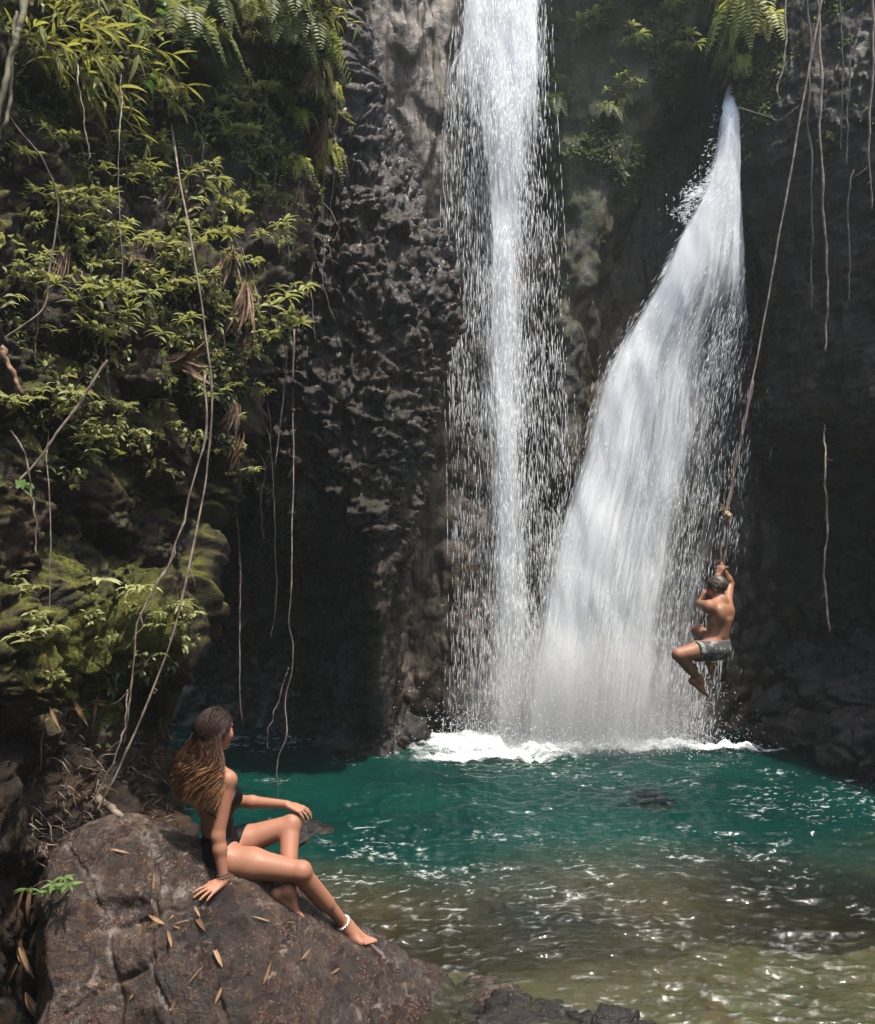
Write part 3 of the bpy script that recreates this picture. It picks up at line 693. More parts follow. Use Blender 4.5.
# water thrown up where the falls strike the pool
def base_sampler(cx, sx_, hh):
    def f(rg, n):
        x = cx + rg.normal(0, sx_, n); y = 10.95 + rg.normal(0, .28, n); z = np.abs(rg.normal(0, hh, n)) * rg.random(n) + .02
        return np.stack([x, y, z], -1), np.stack([rg.normal(0, .8, n), rg.normal(0, .5, n), -.3 - rg.random(n)], -1)
    return f
child(tag(obj('splash_drops', drops(3500, base_sampler(0.95, .55, .45), 5, (0.004, 0.011), (0.012, 0.05)), MAT['drop']), kind='stuff'), falls)
child(tag(obj('splash_drops', drops(5000, base_sampler(2.4, .75, .5), 6, (0.004, 0.011), (0.012, 0.05)), MAT['drop']), kind='stuff'), falls2)
# foam where the falls strike the pool
def make_foam():
    xs = np.linspace(-1.1, 5.2, 240); ys = np.linspace(9.2, 12.1, 170); X, Yg = np.meshgrid(xs, ys); x, y = X.ravel(), Yg.ravel()
    p = np.stack([x, y, 0 * x], -1)
    a1 = np.exp(-(((x - 1.0) / 1.5) ** 2 + ((y - 11.0) / 0.7) ** 2)) * 1.25
    a2 = np.exp(-(((x - 2.4) / 1.3) ** 2 + ((y - 11.0) / 0.42) ** 2)) * 1.2
    a3 = np.exp(-(((x - 3.9) / 1.0) ** 2 + ((y - 10.75) / 0.2) ** 2)) * 1.0
    a4 = np.exp(-(((x - 0.7) / 1.3) ** 2 + ((y - 10.3) / 0.3) ** 2)) * .95
    d = np.clip(np.maximum.reduce([a1, a2, a3, a4]), 0, 1.2)
    z = water_height(x, y) + 0.012 + 0.16 * np.clip(d, 0, 1) * (fbm(p, 5, 4, 191, .6) + .35)
    me = mesh_from(np.stack([x, y, z], -1), grid_faces(170, 240)); attr(me, 'dense', d)
    t = NT('white_foam'); t.n.remove(t.p); v = t.obj()
    n = t.math('ADD', t.noise(t.mapping(v, (1, 2.6, 1)), 5, 6, .7, .4), t.math('SUBTRACT', t.attr('dense'), 0.5))
    a = t.math('MULTIPLY', t.mr(n, 0.40, 1.1, 0, .9), t.mr(t.attr('dense'), 0.03, 0.7))
    di = t.node('ShaderNodeBsdfDiffuse'); di.inputs[0].default_value = (.84, .89, .91, 1)
    tr = t.node('ShaderNodeBsdfTransparent'); ms = t.node('ShaderNodeMixShader')
    t.link(a, ms.inputs[0]); t.link(tr.outputs[0], ms.inputs[1]); t.link(di.outputs[0], ms.inputs[2]); t.link(ms.outputs[0], t.out.inputs[0])
    tag(obj('foam', me, t.m), kind='stuff')
make_foam()
# ------------------------------------------------------------------ people: bodies grown as one smooth surface
class Field:
    """signed distances on a grid; shapes are blended in one after another"""
    def __init__(s, lo, hi, h):
        s.lo = np.array(lo, float); s.h = h; s.n = np.ceil((np.array(hi) - s.lo) / h).astype(int) + 1
        s.d = np.full(s.n, 0.5, np.float32)
    def _box(s, lo, hi):
        a = np.clip(np.floor((lo - s.lo) / s.h).astype(int), 0, s.n); b = np.clip(np.ceil((hi - s.lo) / s.h).astype(int) + 1, 0, s.n)
        sl = tuple(slice(i, j) for i, j in zip(a, b))
        ax = [s.lo[k] + s.h * np.arange(a[k], b[k]) for k in range(3)]
        return sl, np.meshgrid(*ax, indexing='ij')
    def _blend(s, sl, d, k):
        o = s.d[sl]
        if k <= 0: s.d[sl] = np.minimum(o, d); return
        h = np.maximum(k - np.abs(o - d), 0) / k
        s.d[sl] = np.minimum(o, d) - h * h * k * 0.25
    def bone(s, a, b, r1, r2, k=0.02, flat=None):
        """tapered limb from a to b; flat = (axis, factor) squashes it along axis"""
        a = np.array(a, float); b = np.array(b, float); m = max(r1, r2) + k + 0.03
        sl, (X, Y, Z) = s._box(np.minimum(a, b) - m, np.maximum(a, b) + m)
        if X.size == 0: return
        ab = b - a; L = ab.dot(ab) + 1e-12
        t = np.clip(((X - a[0]) * ab[0] + (Y - a[1]) * ab[1] + (Z - a[2]) * ab[2]) / L, 0, 1)
        dx, dy, dz = X - a[0] - t * ab[0], Y - a[1] - t * ab[1], Z - a[2] - t * ab[2]
        if flat is not None:
            ax, fct = flat; ax = np.array(ax, float); ax /= np.linalg.norm(ax)
            q = dx * ax[0] + dy * ax[1] + dz * ax[2]; e = q * (1 / fct - 1)
            dx, dy, dz = dx + e * ax[0], dy + e * ax[1], dz + e * ax[2]
        s._blend(sl, np.sqrt(dx * dx + dy * dy + dz * dz) - (r1 + (r2 - r1) * t), k)
    def ball(s, c, rad, axes=None, k=0.02):
        """ellipsoid with radii rad along the three rows of axes"""
        c = np.array(c, float); rad = np.broadcast_to(np.array(rad, float), (3,)); A = np.eye(3) if axes is None else np.array(axes, float)
        m = rad.max() + k + 0.03
        sl, (X, Y, Z) = s._box(c - m, c + m)
        if X.size == 0: return
        q = [(X - c[0]) * A[i][0] + (Y - c[1]) * A[i][1] + (Z - c[2]) * A[i][2] for i in range(3)]
        k0 = np.sqrt(sum((q[i] / rad[i]) ** 2 for i in range(3))); k1 = np.sqrt(sum((q[i] / rad[i] ** 2) ** 2 for i in range(3))) + 1e-9
        s._blend(sl, k0 * (k0 - 1) / k1, k)
    def coords(s):
        return np.meshgrid(*[s.lo[k] + s.h * np.arange(s.n[k]) for k in range(3)], indexing='ij')
def smin(a, b, k):
    if k <= 0: return np.minimum(a, b)
    h = np.maximum(k - np.abs(a - b), 0) / k
    return np.minimum(a, b) - h * h * k * 0.25
def surface_net(d, lo, h):
    """mesh of the zero level of a distance grid"""
    n = d.shape; ins = d < 0
    corners = [(i, j, k) for i in (0, 1) for j in (0, 1) for k in (0, 1)]
    cnt = sum(ins[i:n[0] - 1 + i, j:n[1] - 1 + j, k:n[2] - 1 + k].astype(np.int8) for i, j, k in corners)
    act = (cnt > 0) & (cnt < 8); idx = np.full(act.shape, -1, np.int64); cells = np.argwhere(act); idx[act] = np.arange(len(cells))
    s = np.zeros((len(cells), 3)); c = np.zeros(len(cells))
    for a in corners:
        for ax in range(3):
            if a[ax]: continue
            b = list(a); b[ax] = 1
            da = d[cells[:, 0] + a[0], cells[:, 1] + a[1], cells[:, 2] + a[2]]; db = d[cells[:, 0] + b[0], cells[:, 1] + b[1], cells[:, 2] + b[2]]
            x = (da < 0) != (db < 0); t = np.where(x, da / np.where(x, da - db, 1), 0)
            pt = np.tile(np.array(a, float), (len(cells), 1)); pt[:, ax] += t
            s[x] += pt[x]; c[x] += 1
    V = np.array(lo) + h * (cells + s / c[:, None]); Fs = []
    for ax in range(3):
        u, w = [(1, 2), (2, 0), (0, 1)][ax]
        sl0 = [slice(1, n[k] - 1) for k in range(3)]; sl1 = list(sl0); sl0[ax] = slice(0, n[ax] - 1); sl1[ax] = slice(1, n[ax])
        A, B = ins[tuple(sl0)], ins[tuple(sl1)]
        e = np.argwhere(A != B); fl = A[e[:, 0], e[:, 1], e[:, 2]]
        off = np.array([0 if k == ax else 1 for k in range(3)]); e = e + off
        du = np.eye(3, dtype=int)[u]; dw = np.eye(3, dtype=int)[w]
        q = [idx[tuple((e - x).T)] for x in (du + dw, dw, 0 * du, du)]
        f = np.stack(q, -1); f[~fl] = f[~fl][:, ::-1]; Fs.append(f)
    Fs = np.concatenate(Fs); return V, Fs[(Fs >= 0).all(1)]
def nrm(v): v = np.array(v, float); return v / np.linalg.norm(v)
UP = np.array([0, 0, 1.0])

def hand(fl, wrist, d, back, side, s=1.0, curl=(0.25, 0.3, 0.25), spread=0.12, thumb=0.7):
    """palm, four fingers and a thumb. d: along the hand, back: out of its back, side: +1 when the thumb lies along back x d"""
    d = nrm(d); back = nrm(np.array(back) - d * np.dot(back, d)); lat = np.cross(back, d) * side      # towards the thumb
    kn = []
    for j, o in enumerate((0.030, 0.010, -0.011, -0.030)):
        k = wrist + d * (0.088, 0.092, 0.087, 0.079)[j] * s + lat * o * s + back * (0.002, 0.004, 0.002, -0.002)[j] * s
        fl.bone(wrist + lat * o * 0.55 * s + d * 0.005 * s, k, 0.0135 * s, 0.0105 * s, 0.012); kn.append(k)
    fl.ball(wrist + d * 0.04 * s + lat * 0.022 * s - back * 0.006 * s, (0.017 * s,) * 3, None, 0.015)
    for j, L in enumerate((0.071, 0.080, 0.074, 0.058)):
        fd = nrm(d + lat * spread * (1.2, 0.35, -0.5, -1.4)[j]); p = kn[j]; ang = 0
        for q, (fr, r) in enumerate(((0.45, 0.0088), (0.31, 0.0080), (0.24, 0.0070))):
            ang += curl[q]; dd = nrm(fd * math.cos(ang) - back * math.sin(ang)); e = p + dd * L * fr * s
            fl.bone(p, e, r * s * (0.9 if j == 3 else 1), r * s * .9 * (0.9 if j == 3 else 1), 0.004); p = e
    p = wrist + d * 0.022 * s + lat * 0.024 * s - back * .004 * s; td = nrm(d * 0.75 + lat * thumb - back * 0.25)
    for L, r, b in ((0.042, 0.0125, 0.0), (0.034, 0.0100, 0.25), (0.027, 0.0085, 0.25)):
        td = nrm(td + d * b * .6 - back * b * .3); e = p + td * L * s; fl.bone(p, e, r * s, r * .88 * s, 0.006); p = e
def foot(fl, ankle, fwd, up, side, s=1.0, r=0.036):
    """heel, instep, ball and five toes. side: +1 when the big toe lies along up x fwd"""
    fwd = nrm(fwd); up = nrm(np.array(up) - fwd * np.dot(up, fwd)); lat = np.cross(up, fwd) * side
    heel = ankle - fwd * 0.038 * s - up * 0.052 * s
    fl.bone(ankle - fwd * .005 * s, heel, r * .95 * s, 0.030 * s, 0.03)
    b1 = ankle + fwd * 0.118 * s - up * 0.066 * s + lat * 0.022 * s; b2 = ankle + fwd * 0.098 * s - up * 0.068 * s - lat * 0.026 * s
    fl.bone(ankle + fwd * 0.01 * s, b1, r * s, 0.0165 * s, 0.03); fl.bone(ankle - up * .012 * s, b2, 0.030 * s, 0.0145 * s, 0.03); fl.bone(heel, b2, 0.024 * s, 0.0145 * s, 0.02)
    fl.bone(heel, b1, 0.022 * s, 0.014 * s, 0.02)
    for j in range(5):
        a = b1 + (b2 - b1) * j / 4; L = (0.052, 0.046, 0.040, 0.034, 0.027)[j] * s; rr_ = (0.0125, 0.0092, 0.0088, 0.0082, 0.0078)[j] * s
        m = a + fwd * L * .55 + up * 0.003 * s; e = m + fwd * L * .45 - up * 0.007 * s
        fl.bone(a, m, rr_ * 1.05, rr_, 0.008); fl.bone(m, e, rr_, rr_ * .95, 0.003)
def head(fl, c, f, s=1.0, tilt=0.0):
    """cranium, jaw, brow, nose, lips, eye sockets' lids and ears; f: where the face looks"""
    f = nrm(f); r = nrm(np.cross(f, UP)); u = np.cross(r, f); A = [f, r, u]
    fl.ball(c + (u * .022 - f * .012) * s, (0.096 * s, 0.076 * s, 0.088 * s), A, 0.02)
    fl.ball(c + (f * .030 - u * .045) * s, (0.060 * s, 0.054 * s, 0.066 * s), A, 0.035)
    fl.ball(c + (f * .064 - u * .094) * s, (0.020 * s, 0.023 * s, 0.018 * s), A, 0.03)
    fl.bone(c + (f * .084 + u * .008) * s, c + (f * .104 - u * .030) * s, .0075 * s, .0120 * s, 0.014)
    fl.bone(c + (f * .080 + u * .022 - r * .034) * s, c + (f * .080 + u * .022 + r * .034) * s, .012 * s, .012 * s, 0.016)
    for q in (-1, 1):
        fl.ball(c + (f * .077 - u * .002 + r * .031 * q) * s, (0.0125 * s,) * 3, None, 0.004)
        fl.ball(c + (f * .060 - u * .030 + r * .038 * q) * s, (0.024 * s,) * 3, None, 0.02)
        fl.ball(c + (-f * .004 - u * .008 + r * .077 * q) * s, (0.019 * s, .007 * s, .031 * s), A, 0.006)
    fl.bone(c + (f * .087 - u * .060 - r * .018) * s, c + (f * .087 - u * .060 + r * .018) * s, .0075 * s, .0075 * s, 0.006)
    fl.bone(c + (f * .085 - u * .071 - r * .014) * s, c + (f * .085 - u * .071 + r * .014) * s, .0080 * s, .0080 * s, 0.006)
    return A

def t_skin(name, base, ruddy):
    t = NT(name); v = t.obj()
    c = t.mix(t.mr(t.noise(v, 9, 4), 0.35, 0.7, 0, 0.55), base, ruddy)
    c = t.mix(t.mr(t.noise(v, 120, 2), 0.55, 0.75, 0, 0.18), c, tuple(x * .6 for x in base))
    nb = t.bump(t.noise(v, 260, 3, .6), 0.16, 0.003)
    return t.set(Base_Color=c, Roughness=t.mr(t.noise(v, 30, 3), .3, .7, 0.46, .64), Normal=nb, Specular_IOR_Level=0.35, Subsurface_Weight=0.12, Subsurface_Scale=0.02)
MAT['skin_woman'] = t_skin('tanned_skin', (0.25, 0.118, 0.070), (0.30, 0.125, 0.078))
MAT['skin_man'] = t_skin('tanned_brown_skin', (0.22, 0.105, 0.058), (0.27, 0.11, 0.064))

# ---- the sitting woman
def W(zx, zy, dY): return P(150 + zx / 3.5, 690 + zy / 3.5, 4.45 + dY)
def contact(zx, zy): return on_surface(_bp_arr, _bn_arr, 150 + zx / 3.5, 690 + zy / 3.5)
_bp_arr, _bn_arr = boul_q, boul_n
def make_woman():
    tf = nrm((0.62, 0.78, 0.0)); tr = np.array([tf[1], -tf[0], 0]); pf = nrm((0.9, 0.43, 0)); pr = np.array([pf[1], -pf[0], 0])
    pel = W(255, 562, .10); waist = W(236, 478, 0.09); chest = W(222, 385, 0.07); neck = W(210, 262, 0.04); hc = W(230, 144, 0.05)
    hipR = pel + pr * .085 - UP * .025; hipL = pel - pr * .085 - UP * .025
    shR = neck + tr * .158 - UP * .062; shL = neck - tr * .158 - UP * .055
    lo = W(40, 900, 0) - [0.05, 0.75, 0.10]; hi = W(840, 20, 0) + [0.1, 0.75, 0.06]
    h = 0.0045
    T = Field(lo, hi, h); sp = nrm(chest - pel)
    PA = [pf, pr, UP]; TA = [tf, tr, UP]
    T.ball(pel - pf * .012, (0.098, 0.150, 0.100), PA, 0.03)
    for q in (-1, 1): T.ball(pel + pr * .072 * q - pf * .045 - UP * .045, (0.085, 0.085, 0.085), PA, 0.05)
    T.ball(waist, (0.078, 0.112, 0.095), [nrm(tf + pf), nrm(tr + pr), UP], 0.06)
    T.ball(chest, (0.090, 0.132, 0.125), TA, 0.06)
    T.ball(neck - UP * .075 - tf * .012, (0.062, 0.135, 0.065), TA, 0.06)
    for q in (-1, 1):
        T.ball(chest + tf * .075 + tr * .062 * q + UP * .01, (0.055, 0.058, 0.058), TA, 0.04)
        T.ball(chest - tf * .055 + tr * .075 * q + UP * .065, (0.035, 0.055, 0.075), TA, 0.04)       # shoulder blades
        T.bone(neck + UP * .02 + tr * .03 * q, (shR if q > 0 else shL) + UP * .018, 0.032, 0.030, 0.05)   # trapezius
    suit_t = Field(lo, hi, h); suit_t.d = T.d.copy()
    T.bone(neck - UP * .01, hc - UP * .07 - tf * .012, 0.050, 0.045, 0.035)
    hf = nrm((0.52, 0.85, 0.05)); HA = head(T, hc, hf, 1.0)
    # arms
    hp, hn = contact(232, 706); hn = nrm(hn * [1, 1, 1] + UP * .8)
    wrR = hp + UP * .050 + np.array([0.030, 0.04, 0.0]); elR = W(257, 488, 0); 
    elR = elR + np.array([0, (shR[1] + wrR[1]) / 2 - elR[1] - 0.015, 0])
    A1 = Field(lo, hi, h)
    A1.ball(shR, (0.044, 0.044, 0.046), None, 0.02); A1.bone(shR, elR, 0.044, 0.034, 0.02); A1.bone(elR, elR + (wrR - elR) * .3, 0.035, 0.036, 0.02); A1.bone(elR + (wrR - elR) * .3, wrR, 0.036, 0.0235, 0.02, None)
    tip, _ = contact(176, 744); hd = nrm(tip - hp); hd = nrm(hd)
    A1.bone(wrR, wrR + hd * .02, .023, .02, 0.02)
    hand(A1, wrR + hd * .004 - UP * .004, nrm(hd - hn * 0.02), hn, -1, 0.98, (0.02, 0.14, 0.12), 0.20, 0.6)
    # the far arm: along the torso's front, forearm lying on the raised knee
    kneeL = W(496, 470, 0.21); elL = W(304, 388, 0.30); wrL = W(478, 404, 0.235) + UP * .006
    A2 = Field(lo, hi, h)
    A2.ball(shL, (0.044, 0.044, 0.046), None, 0.02); A2.bone(shL, elL, 0.043, 0.034, 0.02); A2.bone(elL, elL + (wrL - elL) * .3, 0.034, 0.035, 0.02); A2.bone(elL + (wrL - elL) * .3, wrL, 0.035, 0.0225, 0.02)
    d2 = nrm((0.9, -0.12, -0.28)); hand(A2, wrL + d2 * .01, d2, nrm((0.25, -0.25, 0.95)), 1, 0.96, (0.38, 0.38, 0.2), 0.14, 0.6)
    # legs
    L1 = Field(lo, hi, h); kneeR = W(528, 636, -.03); ankR = W(684, 824, contact(690, 850)[0][1] - 4.45)
    L1.bone(hipR - pf * .02, hipR + (kneeR - hipR) * .35, 0.092, 0.084, 0.03); L1.bone(hipR + (kneeR - hipR) * .35, kneeR, 0.084, 0.054, 0.03)
    L1.ball(kneeR + np.array([.006, 0, .006]), (0.052,) * 3, None, 0.02)
    cb = nrm(np.array([-0.8, 0, -.55]))                         # towards the back of the calf
    L1.bone(kneeR, ankR, 0.047, 0.031, 0.02); L1.bone(kneeR + (ankR - kneeR) * .12 + cb * .018, kneeR + (ankR - kneeR) * .55 + cb * .012, 0.042, 0.040, 0.04)
    fR = nrm((0.985, -0.12, -0.10)); foot(L1, ankR, fR, (0.15, 0, 1), 1, 1.04, .034)
    L2 = Field(lo, hi, h); hp2, hn2 = contact(478, 742); 
    ankL = W(482, 704, 0); ankL = P(150 + 484 / 3.5, 690 + 700 / 3.5, hp2[1] + .015)
    fL = nrm(contact(556, 792)[0] - contact(470, 728)[0])
    L2.bone(hipL - pf * .02, hipL + (kneeL - hipL) * .35, 0.092, 0.083, 0.03); L2.bone(hipL + (kneeL - hipL) * .35, kneeL, 0.083, 0.053, 0.03)
    L2.ball(kneeL + np.array([.006, 0, .008]), (0.051,) * 3, None, 0.02)
    L2.bone(kneeL, ankL, 0.046, 0.030, 0.02); L2.bone(kneeL + (ankL - kneeL) * .12 + np.array([-.02, 0, 0]), kneeL + (ankL - kneeL) * .55 + np.array([-.014, 0, 0]), 0.042, 0.039, 0.04)
    foot(L2, ankL, fL, np.cross(nrm((0.1, -1, 0)), fL) * -1 if np.cross(nrm((0.1, -1, 0)), fL)[2] < 0 else np.cross(nrm((0.1, -1, 0)), fL), -1, 0.96, .033)
    body = np.minimum.reduce([smin(T.d, A1.d, .035), smin(T.d, A2.d, .035), smin(T.d, L1.d, .045), smin(T.d, L2.d, .045)])
    V, Fs = surface_net(body, lo, h)
    root = empty('person', pel - UP * .12); tag(root, 'woman with long wavy hair in a black swimsuit sitting on the boulder, seen from behind', 'person')
    child(obj('body', mesh_from(V, Fs), MAT['skin_woman']), root)
    # ---- swimsuit: a skin 4 mm outside the body between the low back line and the high cut legs
    X, Y, Z = T.coords()
    full = smin(smin(suit_t.d, L1.d, .045), L2.d, .045)
    relx, rely, relz = X - waist[0], Y - waist[1], Z - waist[2]
    fwd = relx * tf[0] + rely * tf[1]; rgt = relx * tr[0] + rely * tr[1]
    top = relz - (-0.040 + np.clip((fwd + 0.066) / 0.055, 0, 1) * 0.20 + np.clip((fwd - .0) / .05, 0, 1) * .07)
    def leg_cut(hip, knee, q):
        ld = nrm(knee - hip); out = pr * q
        s_ = (X - hip[0]) * ld[0] + (Y - hip[1]) * ld[1] + (Z - hip[2]) * ld[2]
        o_ = (X - hip[0]) * out[0] + (Y - hip[1]) * out[1]
        return s_ - (0.035 - 0.35 * np.clip(o_, -0.02, .14))
    cut = np.maximum(np.minimum(leg_cut(hipR, kneeR, 1), leg_cut(hipR, kneeR, 1)), -1); cut2 = leg_cut(hipL, kneeL, -1)
    suit = np.maximum.reduce([full - 0.0045, top, np.where(rgt > 0, cut, cut2), np.minimum(-(full + 0.006), 1) ])
    V2, F2 = surface_net(np.maximum(suit, -(full + .004)), lo, h)
    t = NT('black_swimsuit'); v = t.obj()
    fab = t.set(Base_Color=(0.003, 0.003, 0.0038), Roughness=0.55, Specular_IOR_Level=0.12, Normal=t.bump(t.noise(v, 400, 2), .25, .002))
    su = child(obj('swimsuit', mesh_from(V2, F2), fab), root)
    # straps crossing the back
    bv = V; 
    def skin_at(zx, zy):
        px, py = 150 + zx / 3.5, 690 + zy / 3.5
        a = CX + F * bv[:, 0] / bv[:, 1]; b = HY - F * (bv[:, 2] - CAM_H) / bv[:, 1]; m = np.hypot(a - px, b - py) < 1.2
        q = bv[m]; return q[np.argmin(q[:, 1])] + np.array([0, -.003, 0])
    for ln in ([(118, 402), (128, 430), (138, 462), (150, 492)], [(150, 492), (172, 484), (198, 472), (228, 460)], [(168, 402), (185, 418), (205, 434), (228, 446)]):
        try:
            pts = np.array([skin_at(*z) for z in spline(np.array(ln, float), 12)]); mb = MB(); mb.add(*tube(pts, 0.0042, 6)); child(obj('strap', mb.mesh(), fab), root).parent = su
        except ValueError: pass
    # ---- bead bracelet and anklet
    def beads(c, ax, r, n, br, name, mat):
        ax = nrm(ax); a = nrm(np.cross(ax, [0.3, .9, .2])); b = np.cross(ax, a); mb = MB()
        for k in range(n):
            w = 2 * math.pi * k / n; q = c + (a * math.cos(w) + b * math.sin(w)) * r
            V_, F_ = tube([q - ax * br, q - ax * br * .6, q, q + ax * br * .6, q + ax * br], [br * .1, br * .8, br, br * .8, br * .1], 6); mb.add(V_, F_)
        return child(obj(name, mb.mesh(), mat), root)
    def plain(nm, c, r): t_ = NT(nm); return t_.set(Base_Color=c, Roughness=r)
    br_m = plain('brown_beads', (0.09, 0.06, 0.04), .5); wh_m = plain('white_shells', (0.62, 0.58, 0.52), .4); dk_m = plain('dark_cord', (0.03, 0.024, 0.02), .7)
    ad = wrR - elR; beads(wrR - nrm(ad) * .016, ad, .030, 14, .0062, 'bracelet', br_m); beads(wrR - nrm(ad) * .028, ad, .029, 16, .0050, 'bracelet', dk_m)
    ld = ankR - kneeR; beads(ankR - nrm(ld) * .030, ld + np.array([.10, 0, .0]), .0395, 18, .0075, 'anklet', wh_m); beads(ankR - nrm(ld) * .012, ld + np.array([.1, 0, 0]), .0425, 22, .0045, 'anklet', dk_m)
    # ---- long wavy hair, dark at the crown and sun-bleached towards the ends
    rg = np.random.default_rng(5); f_, r_, u_ = HA; V_all, F_all, A_all = [], [], []; off = 0
    cap_c = hc + u_ * .022 - f_ * .012
    bs, be = W(98, 400, -.1), W(236, 395, -.1)
    for k in range(2100):
        # root on the scalp (crown, back and sides, none on the face)
        while True:
            w = rg.normal(size=3); w /= np.linalg.norm(w)
            if w.dot(f_) < (0.52 if w.dot(r_) < 0 else .66) - 0.75 * max(0, 0.35 - w.dot(u_)) and w.dot(u_) > -0.45: break
        root_p = cap_c + (f_ * w.dot(f_) * .098 + r_ * w.dot(r_) * .079 + u_ * w.dot(u_) * .091)
        side = w.dot(r_); fr = w.dot(f_)
        # where the lock ends: spread over the back, a few over the near shoulder
        sx = np.clip(side * 1.0 + (.12 if side > .3 else 0) + rg.normal(0, .28), -1.2, 1.25)
        L = rg.uniform(.30, .41) if rg.random() > .2 else rg.uniform(.22, .33)
        endc = neck - UP * (L - .20) - tf * (.115 - .02 * abs(sx)) + tr * sx * .135 + tf * rg.normal(0, .016)
        midc = neck + UP * .045 + tr * sx * (.104 if sx < 0 else .132) - tf * (.112 - .05 * max(0, sx)) + rg.normal(0, .007, 3)
        tg = -f_ * .75 - u_ * .45 + r_ * side * .5; tg = nrm(tg - w * tg.dot(w)); g1 = root_p + tg * .035 + w * .011
        g2 = cap_c + r_ * side * .100 - f_ * (.106 - .05 * abs(side)) - u_ * (.040 + .05 * max(0, -w.dot(u_))) + rg.normal(0, .004, 3)
        root_p = cap_c + (root_p - cap_c) * .93
        pts = spline(np.array([root_p, g1, g2, midc, (midc + endc) / 2 - tf * .012, endc]), 24)
        s = np.linspace(0, 1, 24); ph = sx * 5 + rg.normal(0, .7); fq = rg.choice([2.6, 3.1, 3.6]) + rg.normal(0, .08); am = rg.uniform(.014, .034) * sstep(.34, .85, s)
        pts = pts + tr[None] * (am * np.sin(ph + s * 6.28 * fq))[:, None] + tf[None] * (am * .8 * np.cos(ph + s * 6.28 * fq))[:, None]
        # keep the locks outside head and neck
        dv = pts - cap_c; q = np.sqrt((dv @ f_ / .099) ** 2 + (dv @ r_ / .080) ** 2 + (dv @ u_ / .092) ** 2)
        pts = np.where((q < 1)[:, None], cap_c + dv / np.maximum(q, .2)[:, None], pts)
        rad = rg.uniform(.0013, .0027) * np.interp(s, [0, .25, .7, 1], [.4, 1, .9, .12])
        a, b = tube(pts, rad, 4, False); V_all.extend(a); F_all.extend([tuple(i + off for i in x) for x in b]); off += len(a)
        A_all.extend(np.repeat(np.clip(s + rg.normal(0, .13), 0, 1), 4))
    me = mesh_from(np.array(V_all), F_all); attr(me, 'along', A_all)
    t = NT('brown_hair_with_blonde_ends'); v = t.obj()
    al = t.math('ADD', t.attr('along'), t.math('MULTIPLY', t.math('SUBTRACT', t.noise(v, 45, 3), .5), .5))
    c = t.ramp(al, [(0.15, (0.012, 0.0065, 0.004)), (0.52, (0.030, 0.014, 0.008)), (0.74, (0.10, 0.046, 0.022)), (0.97, (0.30, 0.155, 0.075))])
    hair = child(obj('hair', me, t.set(Base_Color=c, Roughness=.5, Specular_IOR_Level=.22)), root)
    cap = Field(lo, hi, h); cap.ball(cap_c - f_ * .004, (0.0965, 0.0775, 0.0895), HA, 0)
    Xh = (X - hc[0]) * f_[0] + (Y - hc[1]) * f_[1] + (Z - hc[2]) * f_[2]; Zh = (Z - hc[2])
    V3, F3 = surface_net(np.maximum(cap.d, Xh - (0.035 + .45 * np.clip(Zh, -.08, .03))), lo, h)
    sc = mesh_from(V3, F3); attr(sc, 'along', np.full(len(V3), .05)); sc.materials.append(t.m); o_ = child(obj('scalp_hair', sc), root); o_.parent = hair
    return root
make_woman()
